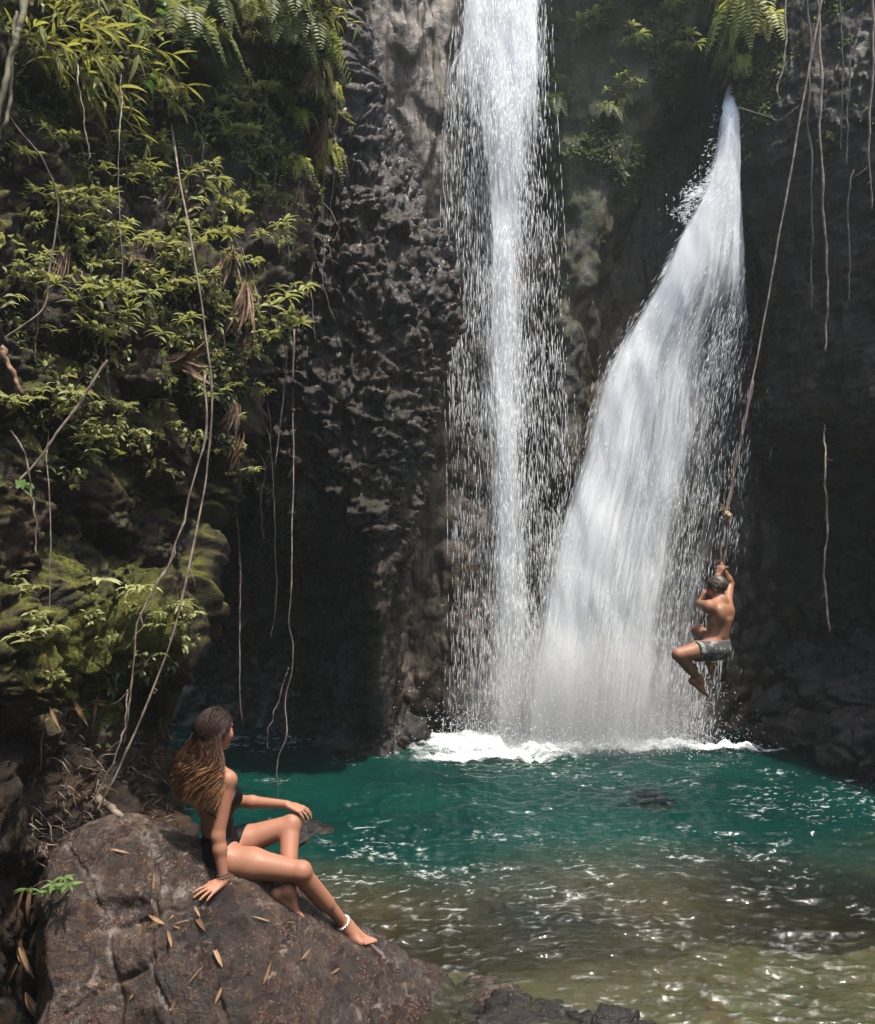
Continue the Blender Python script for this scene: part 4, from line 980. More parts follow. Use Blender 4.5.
# ---- the man swinging on the rope
MY = 8.0
def M(zx, zy, dY=0.0): return P(660 + zx / 5.12, 500 + zy / 5.12, MY + dY)
def make_man():
    f = nrm((-0.72, 0.69, 0)); r = np.array([f[1], -f[0], 0])
    pel = M(280, 745); chest = M(300, 612, .0); waist = M(290, 690, .0); neck = M(312, 518); hc = M(288, 452, .03)
    shR = neck + r * .185 - UP * .045 + f * .03; shL = neck - r * .185 - UP * .050 + f * .04
    hipR = pel + r * .088 - UP * .02; hipL = pel - r * .088 - UP * .02
    lo = M(30, 1010) - [0.05, .55, .05]; hi = M(420, 260) + [.08, .85, .05]; h = .0065
    T = Field(lo, hi, h); A = [f, r, UP]
    T.ball(pel, (0.105, 0.150, 0.105), A, .03); T.ball(pel - f * .04 - UP * .045, (.09, .135, .08), A, .04)
    T.ball(waist, (.088, .132, .10), A, .06); T.ball(chest, (.102, .160, .135), A, .06); T.ball(neck - UP * .085 - f * .02, (.078, .165, .075), A, .06)
    for q in (-1, 1):
        T.ball(chest - f * .07 + r * .085 * q + UP * .06, (.04, .065, .085), A, .04)
        T.bone(neck + UP * .02, (shR if q > 0 else shL), .045, .046, .05)
        T.bone(waist - f * .068 + r * .035 * q, chest - f * .082 + r * .035 * q, .030, .034, .035)
    suit_t = T.d.copy()
    T.bone(neck, hc - UP * .06, .058, .053, .035); hf = nrm((-.80, .52, -.32)); HA = head(T, hc, hf, 1.02)
    grip = M(316, 350, .26)
    A1 = Field(lo, hi, h); elL = M(208, 532, .14); wrL = grip + np.array([-.05, -.03, -.075])
    A1.ball(shL, (.062, .062, .062), None, .02); A1.bone(shL, elL, .056, .042, .02); A1.bone(elL, elL + (wrL - elL) * .3, .043, .045, .02); A1.bone(elL + (wrL - elL) * .3, wrL, .045, .028, .02)
    hand(A1, wrL, nrm((.35, .1, .93)), nrm((-.6, -.75, .2)), 1, 1.05, (.75, 1.0, .7), .05, .4)
    A2 = Field(lo, hi, h); elR = M(356, 428, .32); wrR = grip + np.array([.035, .02, -.035])
    A2.ball(shR, (.062, .062, .062), None, .02); A2.bone(shR, elR, .055, .042, .02); A2.bone(elR, elR + (wrR - elR) * .35, .043, .044, .02); A2.bone(elR + (wrR - elR) * .35, wrR, .044, .028, .02)
    hand(A2, wrR, nrm((-.3, -.05, .95)), nrm((.7, -.6, .2)), -1, 1.05, (.75, 1.0, .7), .05, .4)
    L1 = Field(lo, hi, h); kL = M(92, 792, -.16); aL = M(196, 916, .0)
    L1.bone(hipL, hipL + (kL - hipL) * .4, .098, .088, .03); L1.bone(hipL + (kL - hipL) * .4, kL, .088, .060, .03); L1.bone(kL, aL, .053, .036, .02)
    cb = nrm((.8, .1, -.3)); L1.bone(kL + (aL - kL) * .15 + cb * .02, kL + (aL - kL) * .55 + cb * .016, .048, .044, .04)
    foot(L1, aL, nrm((.78, .15, -.62)), nrm((.62, 0, .78)), -1, 1.05, .038)
    L2 = Field(lo, hi, h); kR = M(190, 668, .34); aR = M(238, 800, .46)
    L2.bone(hipR, hipR + (kR - hipR) * .4, .098, .088, .03); L2.bone(hipR + (kR - hipR) * .4, kR, .088, .060, .03); L2.bone(kR, aR, .053, .036, .02); L2.bone(kR + (aR - kR) * .15, kR + (aR - kR) * .55, .05, .046, .04)
    foot(L2, aR, nrm((.2, .3, -.92)), nrm((-.3, .9, .2)), 1, 1.05, .038)
    body = np.minimum.reduce([smin(T.d, A1.d, .04), smin(T.d, A2.d, .04), smin(T.d, L1.d, .05), smin(T.d, L2.d, .05)])
    V, Fs = surface_net(body, lo, h); root = empty('person', pel); tag(root, 'bare backed man in short trunks swinging on a rope over the pool', 'person')
    child(obj('body', mesh_from(V, Fs), MAT['skin_man']), root)
    X, Y, Z = T.coords(); full = smin(smin(suit_t, L1.d, .05), L2.d, .05)
    def cut(hip, knee, m):
        d = nrm(knee - hip); return (X - hip[0]) * d[0] + (Y - hip[1]) * d[1] + (Z - hip[2]) * d[2] - m
    legs = np.where((X - pel[0]) * r[0] + (Y - pel[1]) * r[1] > 0, cut(hipR, kR, .17), cut(hipL, kL, .17))
    sh = np.maximum.reduce([full - .014, Z - (pel[2] + .055), (pel[2] - .235) - Z, legs, -(full + .008)])
    V2, F2 = surface_net(sh, lo, h); V2 = V2 + .006 * np.stack([fbm(V2, 9, 3, 201), fbm(V2, 9, 3, 202), fbm(V2, 9, 3, 203)], -1)
    t = NT('grey_patterned_trunks'); v = t.obj(); c = t.mix(t.mr(t.noise(v, 16, 3, .6, .8), .52, .60), (.040, .046, .042), (.22, .22, .20))
    child(obj('swim_trunks', mesh_from(V2, F2), t.set(Base_Color=c, Roughness=.8)), root)
    # short dark hair
    H = Field(lo, hi, h); hfv, hr, hu = HA; cc = hc + hu * .026 - hfv * .016; H.ball(cc, (.106, .086, .097), HA, 0)
    Xh = (X - hc[0]) * hfv[0] + (Y - hc[1]) * hfv[1] + (Z - hc[2]) * hfv[2]; Uh = (X - hc[0]) * hu[0] + (Y - hc[1]) * hu[1] + (Z - hc[2]) * hu[2]
    V3, F3 = surface_net(np.maximum.reduce([H.d, Xh - .055 - .3 * np.clip(Uh, -.1, .1), -.045 - Uh]), lo, h)
    V3 = V3 + (nrm((0, 0, 1)) * 0 + (V3 - cc) / np.linalg.norm(V3 - cc, axis=1)[:, None]) * (.010 * fbm(V3, 30, 3, 211))[:, None]
    t = NT('short_dark_hair'); v = t.obj(); child(obj('hair', mesh_from(V3, F3), t.set(Base_Color=t.mix(t.noise(v, 60, 3), (.014, .010, .008), (.06, .04, .028)), Roughness=.5)), root)
    return grip
man_grip = make_man()
# ------------------------------------------------------------------ leaves and plants
def t_leaf(name, a, b, trans=0.35, rough=0.5, gloss=0.35):
    t = NT(name); v = t.obj(); oi = t.node('ShaderNodeObjectInfo')
    c = t.mix(oi.outputs['Random'], a, b)
    c = t.mix(t.mr(t.noise(v, 11, 3), .35, .7, 0, .5), c, tuple(x * .5 for x in a))
    t.set(Base_Color=c, Roughness=rough, Specular_IOR_Level=gloss)
    tl = t.node('ShaderNodeBsdfTranslucent'); t.link(t.mix(.5, c, (b[0] * 1.3, b[1] * 1.3, b[2] * .6)), tl.inputs[0])
    ms = t.node('ShaderNodeMixShader'); ms.inputs[0].default_value = trans
    t.link(t.p.outputs[0], ms.inputs[1]); t.link(tl.outputs[0], ms.inputs[2]); t.link(ms.outputs[0], t.out.inputs[0]); return t.m
def t_plain(name, a, b, rough=.8, sc=20):
    t = NT(name); v = t.obj(); return t.set(Base_Color=t.mix(t.mr(t.noise(v, sc, 4), .35, .65), a, b), Roughness=rough)
MAT['leaf'] = t_leaf('green_leaf', (0.165, 0.182, 0.060), (0.36, 0.37, 0.165))
MAT['leaf_yellow'] = t_leaf('yellow_green_leaf', (0.17, 0.19, 0.045), (0.30, 0.29, 0.09), .5)
MAT['leaf_bright'] = t_leaf('bright_yellow_green_leaf', (0.26, 0.29, 0.06), (0.42, 0.42, 0.12), .5)
MAT['leaf_broad'] = t_leaf('bright_broad_leaf', (0.07, 0.14, 0.03), (0.12, 0.20, 0.05), .4)
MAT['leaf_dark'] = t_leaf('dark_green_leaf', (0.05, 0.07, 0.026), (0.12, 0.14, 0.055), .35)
MAT['leaf_dry'] = t_leaf('dry_leaf', (0.10, 0.050, 0.022), (0.40, 0.26, 0.15), .2, .7, .2)
MAT['leaf_fern'] = t_leaf('fern_leaf', (0.13, 0.16, 0.05), (0.23, 0.25, 0.10), .45)
MAT['stem'] = t_plain('green_brown_stem', (0.06, 0.055, 0.025), (0.12, 0.10, 0.05))
MAT['root'] = t_plain('grey_brown_root', (0.07, 0.05, 0.036), (0.20, 0.155, 0.12), .85, 12)
MAT['root_dark'] = t_plain('dark_hanging_root', (0.035, 0.028, 0.022), (0.10, 0.08, 0.062), .85, 12)
MAT['dead'] = t_plain('dead_brown_frond', (0.085, 0.045, 0.023), (0.22, 0.135, 0.08), .85, 30)

def leaf(mb, base, d, up, L, Wd, bend=0.5, fold=0.25, shape=0, seg=5):
    """a blade with a midrib, narrowing to a point and drooping along its length"""
    base = np.array(base, float); d = nrm(d); up = nrm(np.array(up) - d * np.dot(up, d) + 1e-6); lat = np.cross(d, up)
    V, Fc = [], []; p = base.copy()
    for k in range(seg + 1):
        s = k / seg
        w = Wd * (math.sin(math.pi * min(1, s ** .75)) ** .9 if shape == 0 else math.sin(math.pi * s ** .55) ** .7) * .5 if 0 < k < seg else Wd * .04
        a = -bend * s; dd = d * math.cos(a) + up * math.sin(a); uu = np.cross(lat, dd)
        V += [p - lat * w + uu * w * fold, p.copy(), p + lat * w + uu * w * fold]
        if k: i = 3 * k; Fc += [(i - 3, i - 2, i + 1, i), (i - 2, i - 1, i + 2, i + 1)]
        p = p + dd * L / seg
    mb.add(V, Fc)
def rv(rg, s=1.0): return rg.normal(0, s, 3)
def mk_palmate(seed, big=1.0):
    rg = np.random.default_rng(seed); st, lv = MB(), MB()
    for _ in range(rg.integers(3, 6)):
        a = rg.uniform(-1.25, 1.25); L = rg.uniform(.10, .34) * big
        d0 = nrm([math.cos(a), math.sin(a), rg.uniform(.2, 1.1)]); e = d0 * L + np.array([0, 0, -.28 * L])
        pts = spline(np.array([[0, 0, 0], d0 * L * .5 + [0, 0, .02], e]), 7); st.add(*tube(pts, np.linspace(.0035, .0016, 7), 4))
        for at in ([1.0, .62] if rg.random() < .55 else [1.0]):
            c = pts[int(6 * at)]; ax = nrm(np.array([d0[0], d0[1], .25]) + rv(rg, .15)); n = rg.integers(5, 8); tl = nrm(np.array([ax[0] * .5, ax[1] * .5, 1.0]) + rv(rg, .2)); sd = np.cross(tl, ax)
            for j in range(n):
                w = (j / (n - 1) - .5) * rg.uniform(3.2, 4.4); dd = ax * math.cos(w) + sd * math.sin(w); ll = rg.uniform(.10, .165) * big * (1 - .25 * abs(w) / 2.2) * (.8 if at < 1 else 1)
                leaf(lv, c, dd + tl * .12 + rv(rg, .08), tl, ll, ll * rg.uniform(.20, .29), rg.uniform(.6, 1.3), .35)
    return st.mesh('stem'), lv.mesh('leaves')
def mk_bamboo(seed):
    rg = np.random.default_rng(seed); st, lv = MB(), MB()
    for _ in range(rg.integers(3, 6)):
        a = rg.uniform(-1.4, 1.4); L = rg.uniform(.25, .55); d0 = nrm([math.cos(a), math.sin(a), rg.uniform(.2, .9)])
        pts = spline(np.array([[0, 0, 0], d0 * L * .5 + [0, 0, .03], d0 * L + np.array([0, 0, -.35 * L])]), 9); st.add(*tube(pts, np.linspace(.004, .0015, 9), 4))
        for k in range(3, 9):
            t = nrm(pts[k] - pts[k - 1])
            for q in range(rg.integers(1, 4)):
                dd = nrm(t + rv(rg, .55) + np.array([0, 0, -.15])); ll = rg.uniform(.11, .21); leaf(lv, pts[k], dd, UP + rv(rg, .3), ll, ll * rg.uniform(.10, .16), rg.uniform(.4, 1.2), .3)
    return st.mesh('stem'), lv.mesh('leaves')
def mk_broad(seed):
    rg = np.random.default_rng(seed); st, lv = MB(), MB()
    for _ in range(rg.integers(5, 9)):
        a = rg.uniform(-1.5, 1.5); L = rg.uniform(.08, .28); d0 = nrm([math.cos(a), math.sin(a), rg.uniform(.1, 1.2)]); e = d0 * L
        pts = spline(np.array([[0, 0, 0], d0 * L * .5 + [0, 0, .02], e]), 6); st.add(*tube(pts, np.linspace(.004, .0025, 6), 4))
        ll = rg.uniform(.10, .19); leaf(lv, e, nrm(np.array([d0[0], d0[1], -.4]) + rv(rg, .25)), nrm(np.array([d0[0] * .7, d0[1] * .7, .8]) + rv(rg, .2)), ll, ll * rg.uniform(.5, .68), rg.uniform(.3, .9), .18, 1, 7)
    return st.mesh('stem'), lv.mesh('leaves')
def mk_fern(seed, L0=.5, droop=.75):
    rg = np.random.default_rng(seed); st, lv = MB(), MB()
    for _ in range(rg.integers(5, 9)):
        a = rg.uniform(-1.5, 1.5); L = L0 * rg.uniform(.6, 1.15); d0 = nrm([math.cos(a), math.sin(a), rg.uniform(.1, .9)])
        pts = spline(np.array([[0, 0, 0], d0 * L * .45 + [0, 0, .03], d0 * L * .8 + np.array([0, 0, -droop * L])]), 22); st.add(*tube(pts, np.linspace(.003, .001, 22), 3))
        for k in range(3, 22):
            t = nrm(pts[k] - pts[k - 1]); sd = nrm(np.cross(t, UP)); u_ = np.cross(sd, t); s = k / 21; ll = L * .22 * math.sin(math.pi * min(1, s * .85 + .12)) + .008
            for q in (-1, 1): leaf(lv, pts[k], sd * q + t * .45 + rv(rg, .07), u_, ll, ll * .24 + .003, .5, .1, 0, 3)
    return st.mesh('stem'), lv.mesh('leaves')
def mk_herb(seed):
    rg = np.random.default_rng(seed); st, lv = MB(), MB()
    for _ in range(rg.integers(7, 13)):
        a = rg.uniform(-1.6, 1.6); L = rg.uniform(.03, .15); d0 = nrm([math.cos(a), math.sin(a), rg.uniform(-.4, 1.1)]); e = d0 * L
        st.add(*tube(np.array([[0, 0, 0], e * .5 + [0, 0, .01], e]), [.002, .0016, .001], 3))
        for q in range(rg.integers(2, 5)):
            ll = rg.uniform(.028, .06); leaf(lv, e + rv(rg, .006), nrm(np.array([d0[0], d0[1], -.15]) + rv(rg, .6)), UP + rv(rg, .3), ll, ll * rg.uniform(.4, .6), rg.uniform(.3, .9), .2, 0, 4)
    return st.mesh('stem'), lv.mesh('leaves')
KIND = {
    'palmate': ('leafy_plant', [mk_palmate(300 + k) for k in range(6)], 'leaf'),
    'palmate_big': ('leafy_plant', [mk_palmate(320 + k, 1.25) for k in range(3)], 'leaf'),
    'bamboo': ('bamboo_spray', [mk_bamboo(340 + k) for k in range(4)], 'leaf_yellow'),
    'broad': ('broad_leaf_plant', [mk_broad(360 + k) for k in range(3)], 'leaf_broad'),
    'fern': ('fern', [mk_fern(380 + k) for k in range(4)], 'leaf_fern'),
    'fern_yellow': ('fern', [mk_fern(390 + k, .5, .9) for k in range(3)], 'leaf_bright'),
    'herb': ('small_herb', [mk_herb(400 + k) for k in range(6)], 'leaf'),
}
for k_, (nm_, ms_, mt_) in KIND.items():
    for a_, b_ in ms_: a_.materials.append(MAT['stem']); b_.materials.append(MAT[mt_])
def plant(kind, var, pos, out, scale, roll, label, group=None, cat='plant', mat=None):
    nm, ms, _ = KIND[kind]; st, lv = ms[var % len(ms)]
    r = bpy.data.objects.new(nm, None); COL.objects.link(r); r.empty_display_size = .05
    yaw = math.atan2(out[1], out[0]) + roll
    r.location = tuple(pos); r.rotation_euler = (0, 0, yaw); r.scale = (scale,) * 3
    tag(r, label, cat, group)
    for part, me in (('stem', st), ('foliage', lv)):
        o = bpy.data.objects.new(part, me); COL.objects.link(o); o.parent = r
        if mat and part == 'foliage': o.material_slots[0].link = 'OBJECT'; o.material_slots[0].material = MAT[mat]
    return r
class Seen:
    """for a cliff: the front surface point at an image position"""
    def __init__(s, q, n, cell=4):
        s.c = cell; s.q = q.reshape(-1, 3); s.n = n.reshape(-1, 3); ok = s.q[:, 1] > 1.5
        px = CX + F * s.q[:, 0] / np.where(ok, s.q[:, 1], 1); py = HY - F * (s.q[:, 2] - CAM_H) / np.where(ok, s.q[:, 1], 1)
        ok &= (px > -120) & (px < 1000) & (py > -120) & (py < 1100); ids = np.where(ok)[0]; ids = ids[np.argsort(-s.q[ids, 1])]
        s.m = {}
        for i, a, b in zip(ids, (px[ids] // cell).astype(int), (py[ids] // cell).astype(int)): s.m[(a, b)] = i
    def at(s, px, py):
        a, b = int(px // s.c), int(py // s.c)
        for r in range(6):
            c = [s.m[(a + i, b + j)] for i in range(-r, r + 1) for j in range(-r, r + 1) if (a + i, b + j) in s.m]
            if c: i = min(c, key=lambda k: s.q[k, 1]); return s.q[i].copy(), s.n[i].copy()
        return None
SL, SB, SR, SM = Seen(left_q, left_n), Seen(butt_q, butt_n), Seen(right_q, right_n), Seen(mid_q, mid_n)
prg = np.random.default_rng(77)
def scatter(kind, n, box, sc, label, group, seen=None, cat='plant', mind=14, out_bias=(.5, -.6), off=.02, mat=None):
    x0, y0, x1, y1 = box; got = []; tries = 0
    while len(got) < n and tries < n * 30:
        tries += 1; x, y = prg.uniform(x0, x1), prg.uniform(y0, y1)
        if any(abs(x - a) + abs(y - b) < mind for a, b in got): continue
        h = (seen or SL).at(x, y)
        if h is None: continue
        p, nn = h; o = np.array([nn[0] + out_bias[0], nn[1] + out_bias[1], 0]) + [prg.normal(0, .35), prg.normal(0, .35), 0]
        plant(kind, int(prg.integers(0, 99)), p + nrm(o) * off - [0, 0, .02], o, prg.uniform(*sc), prg.normal(0, .3), label, group, cat, mat); got.append((x, y))
    return got
G = 'bamboo sprays along the top of the left cliff'; Lb = 'yellow green bamboo-like spray of long narrow leaves at the top of the left cliff'
scatter('bamboo', 9, (20, 20, 140, 115), (.8, 1.15), Lb, G)
scatter('bamboo', 3, (0, -10, 60, 40), (.8, 1.1), Lb, G)
scatter('bamboo', 6, (60, -30, 200, 20), (.7, 1.0), Lb, G)
G = 'ferns on the top right ledge of the left cliff'; Lf = 'pale drooping fern hanging over the top right edge of the left cliff'
scatter('fern', 12, (180, -25, 325, 50), (.6, .95), Lf, G)
scatter('fern', 6, (270, 40, 322, 110), (.4, .7), Lf, G)
G = 'grassy sprays down the upper right edge of the left cliff'
scatter('bamboo', 12, (268, -5, 330, 120), (.45, .75), 'small pale grassy spray at the upper right edge of the left cliff', G, mind=9)
scatter('fern_yellow', 7, (296, 50, 330, 175), (.35, .6), 'small bright yellow green fern in the warm strip beside the middle cliff', 'yellow ferns beside the middle cliff', mind=9)
G = 'broad leaf plants near the top of the left cliff'; Lg = 'plant with big bright oval leaves near the top of the left cliff'
scatter('broad', 4, (120, 15, 185, 95), (.75, 1.05), Lg, G)
G = 'leafy sprigs on the upper left cliff'; Lu = 'sunlit sprig of hand-shaped leaf clusters on the upper left cliff above the dead frond'
scatter('palmate', 16, (100, 90, 285, 215), (.5, 1.1), Lu, G)
scatter('palmate', 8, (190, 85, 290, 145), (.5, .8), Lu, G)
scatter('palmate', 36, (-5, 205, 285, 350), (.5, 1.15), Lu, G, mind=20)
scatter('palmate', 6, (0, 130, 100, 215), (.5, .8), Lu, G)
G = 'leafy sprigs on the lower left cliff'; Ll = 'sprig of hand-shaped leaf clusters on the shaded left cliff below the dead frond'
scatter('palmate', 16, (60, 380, 255, 480), (.38, .65), Ll, G, mind=22)
scatter('palmate', 4, (0, 380, 60, 430), (.55, .8), Ll, G)
scatter('palmate', 4, (0, 570, 42, 650), (.5, .75), Ll, G)
scatter('palmate', 5, (130, 560, 200, 680), (.35, .55), Ll, G)
G = 'small herbs on the left cliff'; Lh = 'small low herb with tiny leaves growing in the moss of the left cliff'
scatter('herb', 45, (-5, 100, 285, 350), (.8, 1.5), Lh, G, mind=10)
scatter('herb', 34, (20, 350, 255, 480), (.7, 1.3), Lh, G, mind=10)
scatter('herb', 14, (60, -20, 320, 110), (.9, 1.6), Lh, G, mind=10)
scatter('herb', 10, (20, 600, 190, 700), (.6, 1.0), Lh, G, mind=10)
def one(kind, var, px, py, sc, label, seen=None, mat=None, cat='plant', lift=0.03):
    p, nn = (seen or SL).at(px, py); o = np.array([nn[0] + .4, nn[1] - .8, 0])
    return plant(kind, var, p + nrm(o) * lift, o, sc, 0, label, None, cat, mat)
one('palmate_big', 0, 118, 598, .95, 'bright leafy sprig standing out alone above the mossy ledge of the left cliff')
one('palmate_big', 1, 156, 612, .6, 'smaller leafy sprig just right of the bright one above the mossy ledge')
one('palmate_big', 2, 250, 392, .5, 'sprig with yellow and green leaves at the right edge of the left cliff', None, 'leaf_yellow')
one('broad', 1, 14, 490, .55, 'single pale crumpled broad leaf plant at the left edge under the slanting stem')
one('broad', 2, 216, 182, .6, 'single pale oval leaved plant standing out on the upper left cliff above the brown fronds', None, 'leaf')
p_, n_ = on_surface(boul_q, boul_n, 62, 884)
plant('palmate', 2, p_ + [0, -.02, .0], (0.1, -1, 0), .62, 0, 'little bright green sapling growing at the left end of the big boulder', None, 'plant', 'leaf_broad')
G = 'ferns over the top of the right cliff'; Lr = 'bright yellow green fern hanging over the upper corner of the right cliff'
scatter('fern_yellow', 9, (728, -10, 772, 45), (1.2, 1.7), Lr, G, SR, mind=12, out_bias=(-.8, -.5))
scatter('fern_yellow', 5, (726, 30, 750, 75), (.8, 1.2), Lr, G, SR, mind=12, out_bias=(-.8, -.5))
G = 'shrubs on the rock between the two waterfalls'; Lm = 'leafy shrub growing high on the mossy rock between the two waterfalls'
scatter('palmate_big', 10, (565, -15, 665, 60), (1.0, 1.7), Lm, G, SB, 'shrub', out_bias=(0, -1), mat='leaf_fern')
scatter('palmate_big', 5, (550, 60, 640, 140), (.6, 1.0), Lm, G, SB, 'shrub', out_bias=(0, -1), mat='leaf_fern')
scatter('fern', 3, (550, 90, 625, 150), (.6, 1.0), Lm.replace('leafy shrub', 'fern'), 'ferns on the rock between the two waterfalls', SB, 'plant', out_bias=(0, -1))

# ------------------------------------------------------------------ undergrowth and moss too fine to count
def undergrowth(seen_q, seen_n, n, dens, mat, seed, lsz, name='undergrowth', thin=1.0):
    rg = np.random.default_rng(seed); q, nn = seen_q.reshape(-1, 3), seen_n.reshape(-1, 3)
    ok = q[:, 1] > 2.5; px = CX + F * q[:, 0] / np.where(ok, q[:, 1], 1); py = HY - F * (q[:, 2] - CAM_H) / np.where(ok, q[:, 1], 1)
    w = dens(px, py, q) * ok * ((px > -60) & (px < 960) & (py > -90) & (py < 1040)); w = np.clip(w, 0, None) * (q[:, 1] ** 2); w /= w.sum()
    i = rg.choice(len(q), n, p=w); b = q[i] + rg.normal(0, .012, (n, 3)); m = nn[i]
    d = m * .6 + rg.normal(0, .6, (n, 3)) + [0, 0, -.1]; d /= np.linalg.norm(d, axis=1)[:, None]
    u = np.tile(UP, (n, 1)) + rg.normal(0, .4, (n, 3)); lat = np.cross(d, u); lat /= np.linalg.norm(lat, axis=1)[:, None]; u = np.cross(lat, d)
    L = rg.uniform(*lsz, n)[:, None]; Wd = L * rg.uniform(.3, .55, n)[:, None] * .5 * thin
    V = np.stack([b, b + d * L * .4 + lat * Wd + u * L * .05, b + d * L * .5 + u * L * .0, b + d * L * .4 - lat * Wd + u * L * .05, b + d * L - u * L * .3], 1).reshape(-1, 3)
    f = np.array([[0, 1, 2], [1, 4, 2], [0, 2, 3], [2, 4, 3]]); me = mesh_from(V, ((np.arange(n) * 5)[:, None, None] + f).reshape(-1, 3))
    tag(obj(name, me, MAT[mat]), kind='stuff')
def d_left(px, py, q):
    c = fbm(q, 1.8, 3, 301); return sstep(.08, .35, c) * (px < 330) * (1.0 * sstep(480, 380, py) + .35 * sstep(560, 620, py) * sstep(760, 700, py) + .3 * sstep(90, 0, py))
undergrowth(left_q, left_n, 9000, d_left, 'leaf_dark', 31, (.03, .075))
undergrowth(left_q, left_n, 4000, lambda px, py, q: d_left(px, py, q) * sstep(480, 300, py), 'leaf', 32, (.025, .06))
def d_butt(px, py, q): return sstep(0, .3, fbm(q, 1.3, 3, 303)) * sstep(260, 60, py) * (px > 545)
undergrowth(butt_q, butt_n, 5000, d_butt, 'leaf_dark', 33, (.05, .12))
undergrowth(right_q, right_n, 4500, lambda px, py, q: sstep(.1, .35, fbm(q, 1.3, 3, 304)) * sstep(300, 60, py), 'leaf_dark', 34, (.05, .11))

undergrowth(left_q, left_n, 1300, lambda px, py, q: sstep(720, 770, py) * sstep(870, 840, py) * (px > 25) * (px < 175) * (.15 + sstep(-.1, .3, fbm(q, 2.0, 3, 305))), 'root', 35, (.04, .15), 'straw', .12)
# ------------------------------------------------------------------ roots, vines and the rope
def wig(ctrl, n, amp, seed, fr=3.0):
    p = spline(np.array(ctrl, float), n); s = np.linspace(0, 1, n)
    p[:, 0] += amp * fbm(np.stack([s * fr * 3, 0 * s + seed * 1.7, 0 * s], -1), 1, 3, seed); p[:, 1] += amp * fbm(np.stack([s * fr * 3, 0 * s + seed * 2.9, 0 * s + 5], -1), 1, 3, seed + 1)
    return p
def vine(pts, r0, r1, label, mat='root', group=None, name='vine', amp=.02, seed=1, twigs=0, cat='vine', n=60):
    c = [P(*x) for x in pts]; p = wig(c, n, amp, seed); s = np.linspace(0, 1, n)
    rad = (r0 + (r1 - r0) * s) * (1 + .35 * fbm(np.stack([s * 22, 0 * s + seed, 0 * s], -1), 1, 2, seed)); mb = MB(); mb.add(*tube(p, rad, 6)); rg = np.random.default_rng(seed)
    for _ in range(twigs):
        i = rg.integers(5, n - 5); e = p[i] + np.array([rg.normal(0, .05), rg.normal(0, .03), -rg.uniform(.04, .15)]); mb.add(*tube(wig([p[i], (p[i] + e) / 2 + rv(rg, .015), e], 8, .01, seed + i), np.linspace(rad[i] * .5, rad[i] * .2, 8), 4))
    return tag(obj(name, mb.mesh(), MAT[mat]), label, cat, group)
def on(px, py, lift=.06, seen=None):
    h = (seen or SL).at(px, py); Y = h[0][1] - lift; return (px, py, Y)
vine([on(160, 60), on(172, 130), (188, 220, 5.45), (205, 330, 5.3), (212, 400, 5.25), (206, 480, 5.2), (187, 580, 5.0), (165, 660, 4.9), (122, 760, 4.8), (98, 812, 4.78)], .008, .006, 'long pale root hanging down the left cliff to the top of the boulder', twigs=5, seed=2, n=110)
vine([(209, 375, 5.22), (198, 470, 5.15), (168, 560, 5.0), (140, 620, 4.9), (132, 700, 4.85), (122, 745, 4.85)], .007, .005, 'thinner root beside the long pale one, ending in the brush below the mossy ledge', twigs=4, seed=3, amp=.035)
vine([(190, 505, 5.1), (172, 552, 5.0), (150, 600, 4.92), (135, 640, 4.88)], .005, .004, 'short root strand twisted with the two long roots of the left cliff', seed=4, amp=.03)
vine([(106, 360, 4.9), (85, 395, 4.85), (60, 430, 4.8), (28, 472, 4.7), (-10, 505, 4.6)], .009, .007, 'straight bare stem slanting across the shaded left cliff', seed=5, amp=.01, name='stem', cat='stem')
vine([(10, 430, 4.5), (26, 460, 4.55), (34, 510, 4.6), (36, 556, 4.62)], .007, .004, 'short bent stem hanging at the left edge below the slanting stem', seed=6, name='stem', cat='stem')
vine([on(50, 430, 0), (48, 480, 4.75), (51, 560, 4.7), (50, 640, 4.65), (43, 720, 4.6), (40, 770, 4.6)], .004, .003, 'thin straight root hanging in front of the mossy ledge', seed=7, mat='root')
vine([(30, -40, 4.3), (22, 20, 4.2), (10, 60, 4.15), (-8, 140, 4.1)], .018, .012, 'thick green stem crossing the top left corner', 'stem', seed=8, name='stem', cat='stem')
vine([(14, 10, 4.3), (14, 60, 4.25), (4, 120, 4.2), (-6, 160, 4.2)], .010, .008, 'second thinner stem beside the thick one in the top left corner', 'stem', seed=9, name='stem', cat='stem')
vine([(5, 112, 4.5), (36, 150, 4.7), (56, 195, 4.8), (52, 250, 4.8), (40, 310, 4.75), (-5, 346, 4.6)], .006, .005, 'curving vine making a wide bow at the left edge of the cliff', seed=10)
vine([on(76, 50), (80, 80, 4.95), (84, 130, 4.9), (90, 162, 4.9)], .005, .003, 'short twig hanging under the yellow bamboo sprays', seed=11, name='twig', cat='twig')
vine([on(121, 70), (120, 120, 5.1), (119, 200, 5.05), (121, 292, 5.0)], .004, .003, 'hair-thin straight root hanging through the sprigs of the upper left cliff', seed=12)
vine([on(232, 470, .0), (239, 540, 7.35), (240, 585, 7.4), (239, 650, 7.35), (241, 722, 7.3)], .008, .005, 'pale root hanging in the black gap behind the head of the woman', 'root', seed=13)
vine([on(296, 330, .05, SM), on(294, 440, .15, SM), (292, 560, 8.4), (290, 640, 8.4), (289, 700, 8.4), (281, 750, 8.3), (276, 802, 8.3)], .009, .006, 'long root hanging from the middle cliff to the water behind the woman', 'root', seed=14, amp=.05, twigs=3)
vine([(289, 668, 8.4), (282, 690, 8.4), (272, 720, 8.35), (266, 748, 8.3)], .005, .003, 'short crooked root branching beside the long root over the water', 'root', seed=15, amp=.04)
